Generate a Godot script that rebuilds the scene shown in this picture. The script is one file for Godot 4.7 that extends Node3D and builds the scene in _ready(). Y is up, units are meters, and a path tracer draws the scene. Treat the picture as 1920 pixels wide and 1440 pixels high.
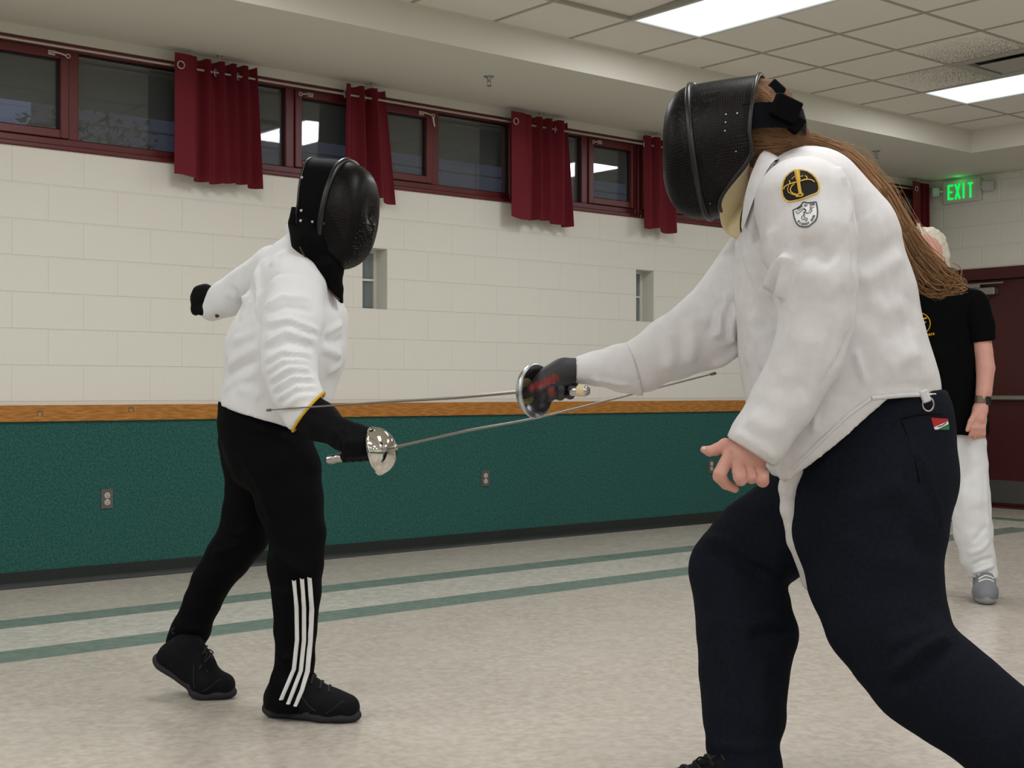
extends Node3D
# A fencing bout in a school hall. x runs along the window wall, y is up, z comes out of the window wall into the hall.

const K := 0.945            # metres per surveyed unit
const FPX := 2508.6         # focal length in pixels of the 1920 x 1440 frame
const YAW := 0.6948
const PITCH := 0.005
const EYE := Vector3(0.0, 1.03, 7.025)

var fwd := Vector3(sin(YAW) * cos(PITCH), sin(PITCH), -cos(YAW) * cos(PITCH))
var rgt := Vector3(cos(YAW), 0.0, sin(YAW))
var upv := rgt.cross(fwd)
var used := {}
var M := {}

# ---------------------------------------------------------------- geometry collector
class Geo:
	var v := PackedVector3Array()
	var n := PackedVector3Array()
	var uv := PackedVector2Array()
	var col := PackedColorArray()
	var ix := PackedInt32Array()
	var tint := Color.WHITE
	func vert(p: Vector3, nn: Vector3, t := Vector2.ZERO) -> int:
		v.append(p); n.append(nn); uv.append(t); col.append(tint)
		return v.size() - 1
	func quad(a: Vector3, b: Vector3, c: Vector3, d: Vector3, ua := Vector2(0, 1), ub := Vector2(1, 1), uc := Vector2(1, 0), ud := Vector2(0, 0)) -> void:
		# counter-clockwise seen from the front
		var nn := (b - a).cross(d - a)
		if nn.length_squared() < 1e-18: nn = (c - b).cross(d - b)
		nn = nn.normalized()
		var k := vert(a, nn, ua); vert(b, nn, ub); vert(c, nn, uc); vert(d, nn, ud)
		ix.append_array(PackedInt32Array([k, k + 2, k + 1, k, k + 3, k + 2]))
	func tri(a: Vector3, b: Vector3, c: Vector3) -> void:
		var nn := (b - a).cross(c - a).normalized()
		var k := vert(a, nn); vert(b, nn); vert(c, nn)
		ix.append_array(PackedInt32Array([k, k + 2, k + 1]))
	func box(mn: Vector3, mx: Vector3, bv := 0.0) -> void:
		xbox(Transform3D(Basis.IDENTITY, (mn + mx) * 0.5), (mx - mn) * 0.5, bv)
	func xbox(t: Transform3D, h: Vector3, bv := 0.0) -> void:
		# box with half size h in frame t, edges chamfered by bv
		bv = minf(bv, minf(h.x, minf(h.y, h.z)) * 0.98)
		for ax in 3:
			var a1 := (ax + 1) % 3
			var a2 := (ax + 2) % 3
			for s in [-1.0, 1.0]:
				var q: Array[Vector3] = []
				for e in ([[-1, -1], [1, -1], [1, 1], [-1, 1]] if s > 0 else [[-1, -1], [-1, 1], [1, 1], [1, -1]]):
					var p := Vector3.ZERO
					p[ax] = s * h[ax]; p[a1] = e[0] * (h[a1] - bv); p[a2] = e[1] * (h[a2] - bv)
					q.append(t * p)
				quad(q[0], q[1], q[2], q[3])
		if bv <= 0.0: return
		for ax in 3:
			var a1 := (ax + 1) % 3
			var a2 := (ax + 2) % 3
			for s1 in [-1.0, 1.0]:
				for s2 in [-1.0, 1.0]:
					var q: Array[Vector3] = []
					for e in [[-1, 0], [1, 0], [1, 1], [-1, 1]]:
						var p := Vector3.ZERO
						p[ax] = e[0] * (h[ax] - bv)
						if e[1] == 0: p[a1] = s1 * h[a1]; p[a2] = s2 * (h[a2] - bv)
						else: p[a1] = s1 * (h[a1] - bv); p[a2] = s2 * h[a2]
						q.append(t * p)
					if s1 * s2 > 0: quad(q[0], q[1], q[2], q[3])
					else: quad(q[1], q[0], q[3], q[2])
		for sx in [-1.0, 1.0]:
			for sy in [-1.0, 1.0]:
				for sz in [-1.0, 1.0]:
					var a := t * Vector3(sx * h.x, sy * (h.y - bv), sz * (h.z - bv))
					var b := t * Vector3(sx * (h.x - bv), sy * h.y, sz * (h.z - bv))
					var c := t * Vector3(sx * (h.x - bv), sy * (h.y - bv), sz * h.z)
					if sx * sy * sz > 0: tri(a, b, c)
					else: tri(a, c, b)
	func grid(rows: Array, closed := false, uv_scale := Vector2.ONE) -> void:
		# rows of points (each a PackedVector3Array of the same size) as one smooth sheet
		var base := v.size()
		var nr := rows.size()
		var nc: int = rows[0].size()
		for r in nr:
			for c in nc:
				var u0: Vector3 = rows[r][(c + 1) % nc if closed else mini(c + 1, nc - 1)] - rows[r][(c - 1 + nc) % nc if closed else maxi(c - 1, 0)]
				var v0: Vector3 = rows[mini(r + 1, nr - 1)][c] - rows[maxi(r - 1, 0)][c]
				var nn := u0.cross(v0)
				nn = nn.normalized() if nn.length_squared() > 1e-20 else Vector3.UP
				vert(rows[r][c], nn, Vector2(float(c) / (nc if closed else nc - 1), float(r) / maxi(nr - 1, 1)) * uv_scale)
		for r in nr - 1:
			for c in (nc if closed else nc - 1):
				var a := base + r * nc + c
				var b := base + r * nc + (c + 1) % nc
				var d := base + (r + 1) * nc + c
				var e := base + (r + 1) * nc + (c + 1) % nc
				ix.append_array(PackedInt32Array([a, e, b, a, d, e]))
	func tube(path: Array, rad: Array, sides := 10, caps := true, squash := Vector3.ZERO, sq := 1.0) -> void:
		# a round tube through the points; squash flattens it along one direction
		var rows := []
		var side := Vector3.ZERO
		for k in path.size():
			var d: Vector3 = (path[mini(k + 1, path.size() - 1)] - path[maxi(k - 1, 0)]).normalized()
			if side == Vector3.ZERO:
				side = d.cross(Vector3.UP if absf(d.y) < 0.9 else Vector3.RIGHT).normalized()
			side = (side - d * side.dot(d)).normalized()
			var other := d.cross(side)
			var row := PackedVector3Array()
			var r: float = rad[mini(k, rad.size() - 1)]
			for s in sides:
				var a := TAU * s / sides
				var o: Vector3 = (side * cos(a) + other * sin(a)) * r
				if sq != 1.0: o += squash * (o.dot(squash) * (sq - 1.0))
				row.append(path[k] + o)
			rows.append(row)
		grid(rows, true)
		if caps:
			for e in [0, path.size() - 1]:
				var c: Vector3 = path[e]
				for s in sides:
					var a: Vector3 = rows[e][s]
					var b: Vector3 = rows[e][(s + 1) % sides]
					if e == 0: tri(c, b, a)
					else: tri(c, a, b)
	func lathe(o: Vector3, dir: Vector3, prof: Array, sides := 24, ref := Vector3.UP) -> void:
		# prof: [radius, distance along dir]
		var d := dir.normalized()
		var s := d.cross(ref if absf(d.dot(ref)) < 0.95 else Vector3.RIGHT).normalized()
		var t := d.cross(s)
		var rows := []
		for q in prof:
			var row := PackedVector3Array()
			for k in sides:
				var a := TAU * k / sides
				row.append(o + d * q[1] + (s * cos(a) + t * sin(a)) * maxf(q[0], 1e-5))
			rows.append(row)
		grid(rows, true)
	func mesh() -> ArrayMesh:
		var m := ArrayMesh.new()
		var a := []
		a.resize(Mesh.ARRAY_MAX)
		a[Mesh.ARRAY_VERTEX] = v; a[Mesh.ARRAY_NORMAL] = n; a[Mesh.ARRAY_TEX_UV] = uv; a[Mesh.ARRAY_COLOR] = col; a[Mesh.ARRAY_INDEX] = ix
		m.add_surface_from_arrays(Mesh.PRIMITIVE_TRIANGLES, a)
		return m

# ---------------------------------------------------------------- smooth bodies: blended tapered capsules meshed as surface nets
class Field:
	var a := PackedVector3Array()
	var ba := PackedVector3Array()
	var inv := PackedFloat32Array()
	var ra := PackedFloat32Array()
	var dr := PackedFloat32Array()
	var fn := PackedVector3Array()
	var fk := PackedFloat32Array()
	var ks := PackedFloat32Array()
	var sm := PackedFloat32Array()
	var cn := PackedVector3Array()   # cut planes: kept where p.cn < cw
	var cw := PackedFloat32Array()
	var pn := PackedVector3Array()   # pairs of planes: kept where either holds
	var pw := PackedFloat32Array()
	var folds := []                  # [points, width, height]
	func bone(p: Vector3, q: Vector3, rp: float, rq: float, s := 0.03, flat := Vector3.ZERO, k := 1.0) -> void:
		a.append(p); ba.append(q - p)
		inv.append(1.0 / maxf((q - p).length_squared(), 1e-9))
		ra.append(rp); dr.append(rq - rp); sm.append(s)
		fn.append(flat.normalized() if flat != Vector3.ZERO else Vector3.ZERO)
		fk.append(1.0 / k - 1.0); ks.append(minf(1.0, k))
	func ball(p: Vector3, r: float, s := 0.03, flat := Vector3.ZERO, k := 1.0) -> void:
		bone(p, p, r, r, s, flat, k)
	func chain(pts: Array, s := 0.03, flat := Vector3.ZERO, k := 1.0) -> void:
		# pts: [point, radius]
		for i in pts.size() - 1: bone(pts[i][0], pts[i + 1][0], pts[i][1], pts[i + 1][1], s if i == 0 else s * 0.4, flat, k)
	func cut(p: Vector3, n: Vector3) -> void:
		cn.append(n.normalized()); cw.append(n.normalized().dot(p))
	func cut_either(p: Vector3, n: Vector3, q: Vector3, m: Vector3) -> void:
		pn.append(n.normalized()); pw.append(n.normalized().dot(p)); pn.append(m.normalized()); pw.append(m.normalized().dot(q))
	func one(i: int, p: Vector3) -> float:
		var pa := p - a[i]
		var t := clampf(pa.dot(ba[i]) * inv[i], 0.0, 1.0)
		var q := pa - ba[i] * t
		if fk[i] != 0.0: q += fn[i] * (q.dot(fn[i]) * fk[i])
		return (q.length() - ra[i] - dr[i] * t) * ks[i]
	func d(p: Vector3) -> float:
		var m := 1e9
		for i in a.size():
			var e := one(i, p)
			var s := sm[i]
			var h := maxf(s - absf(m - e), 0.0) / s
			m = minf(m, e) - h * h * s * 0.25
		for i in cn.size(): m = maxf(m, p.dot(cn[i]) - cw[i])
		for i in range(0, pn.size(), 2): m = maxf(m, minf(p.dot(pn[i]) - pw[i], p.dot(pn[i + 1]) - pw[i + 1]))
		return m
	func hit(o: Vector3, dir: Vector3, t0: float) -> Vector3:
		# first point of the surface along a ray
		var t := t0
		for k in 120:
			var e := d(o + dir * t)
			if e < 0.0004: break
			t += maxf(e * 0.85, 0.0006)
			if t > t0 + 3.0: break
		return o + dir * t
	func grad(p: Vector3) -> Vector3:
		var e := 0.002
		return Vector3(d(p + Vector3(e, 0, 0)) - d(p - Vector3(e, 0, 0)), d(p + Vector3(0, e, 0)) - d(p - Vector3(0, e, 0)), d(p + Vector3(0, 0, e)) - d(p - Vector3(0, 0, e))).normalized()
	func build(h: float, g: Geo, noise: FastNoiseLite = null, amp := 0.0) -> void:
		var lo := Vector3.ONE * 1e9
		var hi := -lo
		for i in a.size():
			for e in [a[i], a[i] + ba[i]]:
				var r: float = maxf(ra[i], ra[i] + dr[i]) * maxf(1.0, 1.0 / (1.0 + fk[i]))
				lo = lo.min(e - Vector3.ONE * r); hi = hi.max(e + Vector3.ONE * r)
		lo -= Vector3.ONE * h * 2.0; hi += Vector3.ONE * h * 2.0
		var bs := 8.0 * h
		var nb := Vector3i(((hi - lo) / bs).ceil())
		var nx := nb.x * 8 + 1
		var nxy := nx * (nb.y * 8 + 1)
		var rad := bs * 0.8661
		var smax := 0.0
		for s in sm: smax = maxf(smax, s)
		var offs := PackedVector3Array()
		for z in 9:
			for y in 9:
				for x in 9: offs.append(Vector3(x, y, z) * h)
		var vals := PackedFloat32Array(); vals.resize(729)
		var at := {}
		var quads := PackedInt32Array()
		var verts := PackedVector3Array()
		var nbones := a.size()
		var dd := PackedFloat32Array(); dd.resize(nbones)
		var corner := [0, 1, 9, 10, 81, 82, 90, 91]
		for bz in nb.z:
			for by in nb.y:
				for bx in nb.x:
					var o := lo + Vector3(bx, by, bz) * bs
					var c := o + Vector3.ONE * bs * 0.5
					var m := 1e9
					for i in nbones:
						dd[i] = one(i, c); m = minf(m, dd[i])
					if m - smax > rad * 1.05: continue
					var pm := -1e9
					for i in cn.size(): pm = maxf(pm, c.dot(cn[i]) - cw[i])
					for i in range(0, pn.size(), 2): pm = maxf(pm, minf(c.dot(pn[i]) - pw[i], c.dot(pn[i + 1]) - pw[i + 1]))
					if pm > rad * 1.05: continue
					if m < -rad * 1.7 and pm < -rad * 1.05: continue
					vals.fill(1e9)
					for i in nbones:
						if dd[i] > m + 2.1 * rad + sm[i]: continue
						var ai := a[i]; var bi := ba[i]; var ii := inv[i]; var ri := ra[i]; var di := dr[i]; var fi := fn[i]; var ki := fk[i]; var s := sm[i]; var kk := ks[i]
						var oa := o - ai
						for k in 729:
							var pa := oa + offs[k]
							var q := pa - bi * clampf(pa.dot(bi) * ii, 0.0, 1.0)
							var t := clampf(pa.dot(bi) * ii, 0.0, 1.0)
							if ki != 0.0: q += fi * (q.dot(fi) * ki)
							var e := (q.length() - ri - di * t) * kk
							var w := vals[k]
							if e < w + s:
								var hh := maxf(s - absf(w - e), 0.0)
								vals[k] = minf(w, e) - hh * hh * 0.25 / s
					for i in cn.size():
						var ni := cn[i]; var wi := cw[i] - o.dot(cn[i])
						for k in 729: vals[k] = maxf(vals[k], offs[k].dot(ni) - wi)
					for i in range(0, pn.size(), 2):
						for k in 729: vals[k] = maxf(vals[k], minf((o + offs[k]).dot(pn[i]) - pw[i], (o + offs[k]).dot(pn[i + 1]) - pw[i + 1]))
					for z in 8:
						for y in 8:
							var row := z * 81 + y * 9
							for x in 8:
								var k0 := row + x
								var v0 := vals[k0]; var v1 := vals[k0 + 1]; var v2 := vals[k0 + 9]; var v3 := vals[k0 + 10]
								var v4 := vals[k0 + 81]; var v5 := vals[k0 + 82]; var v6 := vals[k0 + 90]; var v7 := vals[k0 + 91]
								var mask := int(v0 < 0.0) | int(v1 < 0.0) << 1 | int(v2 < 0.0) << 2 | int(v3 < 0.0) << 3 | int(v4 < 0.0) << 4 | int(v5 < 0.0) << 5 | int(v6 < 0.0) << 6 | int(v7 < 0.0) << 7
								if mask == 0 or mask == 255: continue
								var sum := Vector3.ZERO
								var cnt := 0
								if (v0 < 0.0) != (v1 < 0.0): sum += Vector3(v0 / (v0 - v1), 0, 0); cnt += 1
								if (v2 < 0.0) != (v3 < 0.0): sum += Vector3(v2 / (v2 - v3), 1, 0); cnt += 1
								if (v4 < 0.0) != (v5 < 0.0): sum += Vector3(v4 / (v4 - v5), 0, 1); cnt += 1
								if (v6 < 0.0) != (v7 < 0.0): sum += Vector3(v6 / (v6 - v7), 1, 1); cnt += 1
								if (v0 < 0.0) != (v2 < 0.0): sum += Vector3(0, v0 / (v0 - v2), 0); cnt += 1
								if (v1 < 0.0) != (v3 < 0.0): sum += Vector3(1, v1 / (v1 - v3), 0); cnt += 1
								if (v4 < 0.0) != (v6 < 0.0): sum += Vector3(0, v4 / (v4 - v6), 1); cnt += 1
								if (v5 < 0.0) != (v7 < 0.0): sum += Vector3(1, v5 / (v5 - v7), 1); cnt += 1
								if (v0 < 0.0) != (v4 < 0.0): sum += Vector3(0, 0, v0 / (v0 - v4)); cnt += 1
								if (v1 < 0.0) != (v5 < 0.0): sum += Vector3(1, 0, v1 / (v1 - v5)); cnt += 1
								if (v2 < 0.0) != (v6 < 0.0): sum += Vector3(0, 1, v2 / (v2 - v6)); cnt += 1
								if (v3 < 0.0) != (v7 < 0.0): sum += Vector3(1, 1, v3 / (v3 - v7)); cnt += 1
								var key := (bx * 8 + x) + (by * 8 + y) * nx + (bz * 8 + z) * nxy
								at[key] = verts.size()
								verts.append(o + (Vector3(x, y, z) + sum / cnt) * h)
								if (v0 < 0.0) != (v1 < 0.0):
									if v0 < 0.0: quads.append_array(PackedInt32Array([key, key - nx, key - nx - nxy, key - nxy]))
									else: quads.append_array(PackedInt32Array([key, key - nxy, key - nx - nxy, key - nx]))
								if (v0 < 0.0) != (v2 < 0.0):
									if v0 < 0.0: quads.append_array(PackedInt32Array([key, key - nxy, key - 1 - nxy, key - 1]))
									else: quads.append_array(PackedInt32Array([key, key - 1, key - 1 - nxy, key - nxy]))
								if (v0 < 0.0) != (v4 < 0.0):
									if v0 < 0.0: quads.append_array(PackedInt32Array([key, key - 1, key - 1 - nx, key - nx]))
									else: quads.append_array(PackedInt32Array([key, key - nx, key - 1 - nx, key - 1]))
		var tri := PackedInt32Array()
		for k in range(0, quads.size(), 4):
			if not (at.has(quads[k]) and at.has(quads[k + 1]) and at.has(quads[k + 2]) and at.has(quads[k + 3])): continue
			var q0: int = at[quads[k]]; var q1: int = at[quads[k + 1]]; var q2: int = at[quads[k + 2]]; var q3: int = at[quads[k + 3]]
			tri.append_array(PackedInt32Array([q0, q1, q2, q0, q2, q3]))
		var nor := normals(verts, tri)
		if folds.size() or noise:
			var off := PackedFloat32Array(); off.resize(verts.size())
			for f in folds:
				var pts: Array = f[0]
				var w: float = f[1]
				var box := AABB(pts[0], Vector3.ZERO)
				for p in pts: box = box.expand(p)
				box = box.grow(w * 2.6)
				for i in verts.size():
					var p := verts[i]
					if not box.has_point(p): continue
					var best := 1e9
					var along := 0.0
					for k in pts.size() - 1:
						var s: Vector3 = pts[k + 1] - pts[k]
						var t: float = clampf((p - pts[k]).dot(s) / maxf(s.length_squared(), 1e-9), 0.0, 1.0)
						var e: float = (p - pts[k] - s * t).length()
						if e < best: best = e; along = (k + t) / (pts.size() - 1)
					if best > w * 2.5: continue
					off[i] += f[2] * exp(-best * best / (w * w)) * smoothstep(0.0, 0.2, along) * (1.0 - smoothstep(0.8, 1.0, along))
			for i in verts.size():
				if noise: off[i] += noise.get_noise_3dv(verts[i]) * amp
				verts[i] += nor[i] * off[i]
			nor = normals(verts, tri)
		var b0 := g.v.size()
		g.v.append_array(verts); g.n.append_array(nor)
		var t2 := PackedVector2Array(); t2.resize(verts.size()); g.uv.append_array(t2)
		var cc := PackedColorArray(); cc.resize(verts.size()); cc.fill(g.tint); g.col.append_array(cc)
		for k in tri.size(): tri[k] += b0
		g.ix.append_array(tri)
	func normals(verts: PackedVector3Array, tri: PackedInt32Array) -> PackedVector3Array:
		var nor := PackedVector3Array(); nor.resize(verts.size())
		for k in range(0, tri.size(), 3):
			var i0 := tri[k]; var i1 := tri[k + 1]; var i2 := tri[k + 2]
			var nn := (verts[i2] - verts[i0]).cross(verts[i1] - verts[i0])
			nor[i0] += nn; nor[i1] += nn; nor[i2] += nn
		for i in nor.size(): nor[i] = nor[i].normalized()
		return nor

# ---------------------------------------------------------------- nodes, names, labels
func numbered(called: String) -> String:
	if not used.has(called):
		used[called] = 0
		return called
	used[called] += 1
	return "%s_%03d" % [called, used[called]]

func tag(o: Node, label := "", category := "", group := "", kind := "") -> Node:
	if label: o.set_meta("label", label)
	if category: o.set_meta("category", category)
	if group: o.set_meta("group", group)
	if kind: o.set_meta("kind", kind)
	return o

func thing(called: String, label: String, category: String, where := Vector3.ZERO, group := "") -> Node3D:
	var o := Node3D.new()
	o.name = numbered(called)
	add_child(o, true)
	o.position = where
	tag(o, label, category, group)
	return o

func structure(called: String, label := "", where := Vector3.ZERO) -> Node3D:
	var o := Node3D.new()
	o.name = numbered(called)
	add_child(o, true)
	o.position = where
	tag(o, label, "", "", "structure")
	return o

func put(g: Geo, called: String, mat: Material, parent: Node3D) -> MeshInstance3D:
	# g holds world coordinates; the part is stored relative to its parent
	var s := parent.global_position if parent != self else Vector3.ZERO
	if s != Vector3.ZERO:
		for i in g.v.size(): g.v[i] -= s
	var o := MeshInstance3D.new()
	o.mesh = g.mesh()
	o.name = numbered(called) if parent == self else called
	o.material_override = mat
	parent.add_child(o, true)
	return o

func share(mesh: Mesh, called: String, mat: Material, parent: Node3D, where: Transform3D) -> MeshInstance3D:
	var o := MeshInstance3D.new()
	o.mesh = mesh
	o.name = numbered(called) if parent == self else called
	o.material_override = mat
	parent.add_child(o, true)
	o.transform = Transform3D(where.basis, where.origin - (parent.global_position if parent != self else Vector3.ZERO))
	return o

func boxed(mn: Vector3, mx: Vector3, called: String, mat: Material, parent: Node3D, bv := 0.0) -> MeshInstance3D:
	var g := Geo.new()
	g.box(mn, mx, bv)
	return put(g, called, mat, parent)

func at(u: float, v: float, depth: float) -> Vector3:
	# the point that the frame shows at pixel u, v, a given distance in front of the lens
	return EYE + ray(u, v) * depth

func ray(u: float, v: float) -> Vector3:
	return fwd + rgt * ((u - 960.0) / FPX) - upv * ((v - 720.0) / FPX)

func px(r: float, depth: float) -> float:
	return r * depth / FPX

# ---------------------------------------------------------------- materials
func mat(color: Color, rough := 0.8, metal := 0.0) -> StandardMaterial3D:
	var m := StandardMaterial3D.new()
	m.albedo_color = color
	m.roughness = rough
	m.metallic = metal
	return m

func noise_tex(freq: float, lo: Color, hi: Color, seed_ := 1, kind := FastNoiseLite.TYPE_SIMPLEX_SMOOTH, size := 512, oct := 4) -> NoiseTexture2D:
	var n := FastNoiseLite.new()
	n.noise_type = kind
	n.seed = seed_
	n.frequency = freq
	n.fractal_octaves = oct
	var t := NoiseTexture2D.new()
	t.width = size; t.height = size
	t.seamless = true
	t.noise = n
	var r := Gradient.new()
	r.set_color(0, lo); r.set_color(1, hi)
	t.color_ramp = r
	return t

func relief(m: StandardMaterial3D, tex: Texture2D, cm: float) -> StandardMaterial3D:
	m.heightmap_enabled = true
	m.heightmap_texture = tex
	m.heightmap_scale = cm
	return m

func tri(m: StandardMaterial3D, scale: float, world := true) -> StandardMaterial3D:
	m.uv1_triplanar = true
	m.uv1_world_triplanar = world
	m.uv1_scale = Vector3.ONE * scale
	return m

func U(x: float, y: float, z: float) -> Vector3:
	return Vector3(x, y, z) * K

const WB := 2.447      # window sill height
const WT := 3.062      # window head height
const CO := 0.203      # course of the block wall
const SOF := 3.12      # underside of the soffit
const CEI := 3.31      # tiled ceiling
const XE := 11.45      # end wall
const TIL := 0.61
const CX0 := 6.285     # ceiling grid origin
const CZ0 := 1.73
const SZ := 1.176      # soffit depth

func _ready() -> void:
	# camera
	var cam := Camera3D.new()
	cam.name = "camera"
	add_child(cam)
	cam.position = EYE
	cam.rotation = Vector3(PITCH, -YAW, 0.0)
	cam.fov = rad_to_deg(2.0 * atan(720.0 / FPX))
	cam.near = 0.05
	cam.far = 200.0
	cam.current = true
	# dusk sky and exposure
	var env := Environment.new()
	env.background_mode = Environment.BG_COLOR
	env.background_color = Color(0.31, 0.34, 0.46)
	env.background_energy_multiplier = 0.55
	env.tonemap_mode = Environment.TONE_MAPPER_LINEAR
	env.tonemap_exposure = 1.0
	env.sdfgi_enabled = true
	env.ssao_enabled = true
	env.ssil_enabled = true
	var we := WorldEnvironment.new()
	we.name = "environment"
	we.environment = env
	add_child(we)
	materials()
	lamps()
	room()
	windows()
	outside()
	end_wall()
	fittings()
	people()

func materials() -> void:
	M.paint = tri(relief(mat(Color(0.892, 0.882, 0.845), 0.62), noise_tex(0.03, Color.BLACK, Color.WHITE, 3, FastNoiseLite.TYPE_SIMPLEX, 512, 5), 0.05), 2.2)
	M.mortar = tri(relief(mat(Color(0.868, 0.857, 0.82), 0.7), noise_tex(0.03, Color.BLACK, Color.WHITE, 3, FastNoiseLite.TYPE_SIMPLEX, 512, 5), 0.05), 2.2)
	M.plaster = mat(Color(0.85, 0.838, 0.795), 0.75)
	M.white_base = mat(Color(0.8, 0.8, 0.77), 0.6)
	M.carpet = tri(relief(mat(Color(1, 1, 1), 0.95), noise_tex(0.11, Color.BLACK, Color.WHITE, 8, FastNoiseLite.TYPE_SIMPLEX, 512, 2), 0.25), 1.5)
	M.carpet.albedo_texture = noise_tex(0.035, Color(0.085, 0.275, 0.26), Color(0.195, 0.425, 0.395), 5, FastNoiseLite.TYPE_SIMPLEX, 1024, 5)
	var wood := noise_tex(0.02, Color(0.56, 0.34, 0.12), Color(0.80, 0.56, 0.26), 7, FastNoiseLite.TYPE_SIMPLEX, 512, 5)
	M.oak = mat(Color.WHITE, 0.38)
	M.oak.albedo_texture = wood
	tri(M.oak, 1.0)
	M.oak.uv1_scale = Vector3(0.8, 9.0, 6.0)
	M.rodm = mat(Color(0.74, 0.70, 0.67), 0.35, 0.6)
	M.rubber = mat(Color(0.085, 0.12, 0.115), 0.45)
	M.frame = mat(Color(0.36, 0.115, 0.125), 0.38)
	M.glass = mat(Color(0.9, 0.95, 0.95, 0.04), 0.02)
	M.glass.transparency = BaseMaterial3D.TRANSPARENCY_ALPHA
	M.curtain = tri(relief(mat(Color(0.41, 0.008, 0.10), 0.8), noise_tex(0.25, Color.BLACK, Color.WHITE, 4, FastNoiseLite.TYPE_SIMPLEX, 256, 1), 0.03), 8.0)
	M.steel = mat(Color(0.72, 0.71, 0.70), 0.3, 1.0)
	M.brushed = mat(Color(0.66, 0.65, 0.63), 0.42, 0.9)
	M.pewter = mat(Color(0.45, 0.44, 0.43), 0.45, 0.8)
	M.tile = tri(relief(mat(Color(0.92, 0.90, 0.86), 0.9), noise_tex(0.2, Color.BLACK, Color.WHITE, 9, FastNoiseLite.TYPE_CELLULAR, 512, 2), 0.12), 3.0)
	M.tbar = mat(Color(0.66, 0.645, 0.61), 0.55)
	M.dirty = tri(mat(Color.WHITE, 0.95), 1.0)
	M.floor = floor_mat(Color(0.85, 0.825, 0.785), Color(0.785, 0.755, 0.71), 1)
	M.floor_pale = floor_mat(Color(0.90, 0.895, 0.86), Color(0.80, 0.785, 0.745), 2)
	M.floor_green = floor_mat(Color(0.555, 0.62, 0.585), Color(0.475, 0.555, 0.515), 3)
	M.maroon_door = tri(relief(mat(Color(0.285, 0.085, 0.095), 0.42), noise_tex(0.05, Color.BLACK, Color.WHITE, 4), 0.02), 3.0)
	M.black = mat(Color(0.02, 0.02, 0.02), 0.6)
	M.ivory = mat(Color(0.74, 0.72, 0.68), 0.4)
	M.plastic = mat(Color(0.83, 0.82, 0.78), 0.45)
	M.lens = mat(Color(0.75, 0.75, 0.74), 0.2)
	M.dark_plaster = mat(Color(0.30, 0.29, 0.27), 0.9)

func floor_mat(a: Color, b: Color, seed_: int) -> StandardMaterial3D:
	var m := mat(Color.WHITE, 0.3)
	m.albedo_texture = noise_tex(0.012, b, a, seed_, FastNoiseLite.TYPE_SIMPLEX, 1024, 7)
	m.detail_enabled = true
	m.detail_blend_mode = BaseMaterial3D.BLEND_MODE_MUL
	m.detail_albedo = noise_tex(0.05, Color(0.9, 0.89, 0.88), Color(1, 1, 1), seed_ + 20, FastNoiseLite.TYPE_SIMPLEX, 512, 5)
	m.roughness_texture = noise_tex(0.01, Color(0.75, 0.75, 0.75), Color(1, 1, 1), seed_ + 9, FastNoiseLite.TYPE_SIMPLEX, 256, 4)
	tri(m, 0.8)
	m.metallic_specular = 0.5
	return m

# ---------------------------------------------------------------- ceiling lamps
func lamps() -> void:
	var glow := mat(Color(0.95, 0.98, 1.0), 0.5)
	glow.emission_enabled = true
	glow.emission = Color(0.93, 0.985, 1.0)
	glow.emission_energy_multiplier = 1.0
	M.glow = glow
	M.troffer = mat(Color(0.8, 0.8, 0.78), 0.4)
	for li in range(-3, 2):
		for lj in 4:
			var i0 := -1 + li * 5
			var j0 := lj * 5
			if li == 1 and lj > 0: continue
			var x0 := CX0 + i0 * TIL
			var z0 := CZ0 + j0 * TIL
			if x0 < -4.6 or z0 > 12.0: continue
			var spot := "over the middle of the hall"
			if lj == 0 and li == 0: spot = "beside the sagging ceiling tile"
			elif lj == 0 and li == 1: spot = "next to the sooty air diffuser"
			var t := thing("ceiling_light", "bright white flat ceiling light panel " + spot, "ceiling light", U(x0 + TIL * 0.5, CEI, z0 + TIL), "recessed ceiling lights")
			var g := Geo.new()
			var fr := 0.018
			for b in [[x0, z0, x0 + fr, z0 + 2 * TIL], [x0 + TIL - fr, z0, x0 + TIL, z0 + 2 * TIL], [x0 + fr, z0, x0 + TIL - fr, z0 + fr], [x0 + fr, z0 + 2 * TIL - fr, x0 + TIL - fr, z0 + 2 * TIL]]:
				g.box(U(b[0], CEI - 0.004, b[1]), U(b[2], CEI + 0.05, b[3]))
			put(g, "frame", M.troffer, t)
			boxed(U(x0 + fr, CEI + 0.004, z0 + fr), U(x0 + TIL - fr, CEI + 0.02, z0 + 2 * TIL - fr), "diffuser", glow, t)
			var l := AreaLight3D.new()
			l.name = "panel_light"
			t.add_child(l)
			l.position = Vector3(0, -0.012, 0)
			l.rotation = Vector3(-PI / 2, 0, 0)
			l.area_size = Vector2((TIL - 0.05) * K, (2 * TIL - 0.05) * K)
			l.light_color = Color(0.985, 0.983, 0.985)
			l.light_energy = LAMP
			l.area_range = 30.0
			l.area_attenuation = 2.0
			l.shadow_enabled = true

const LAMP := 2.5

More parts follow.
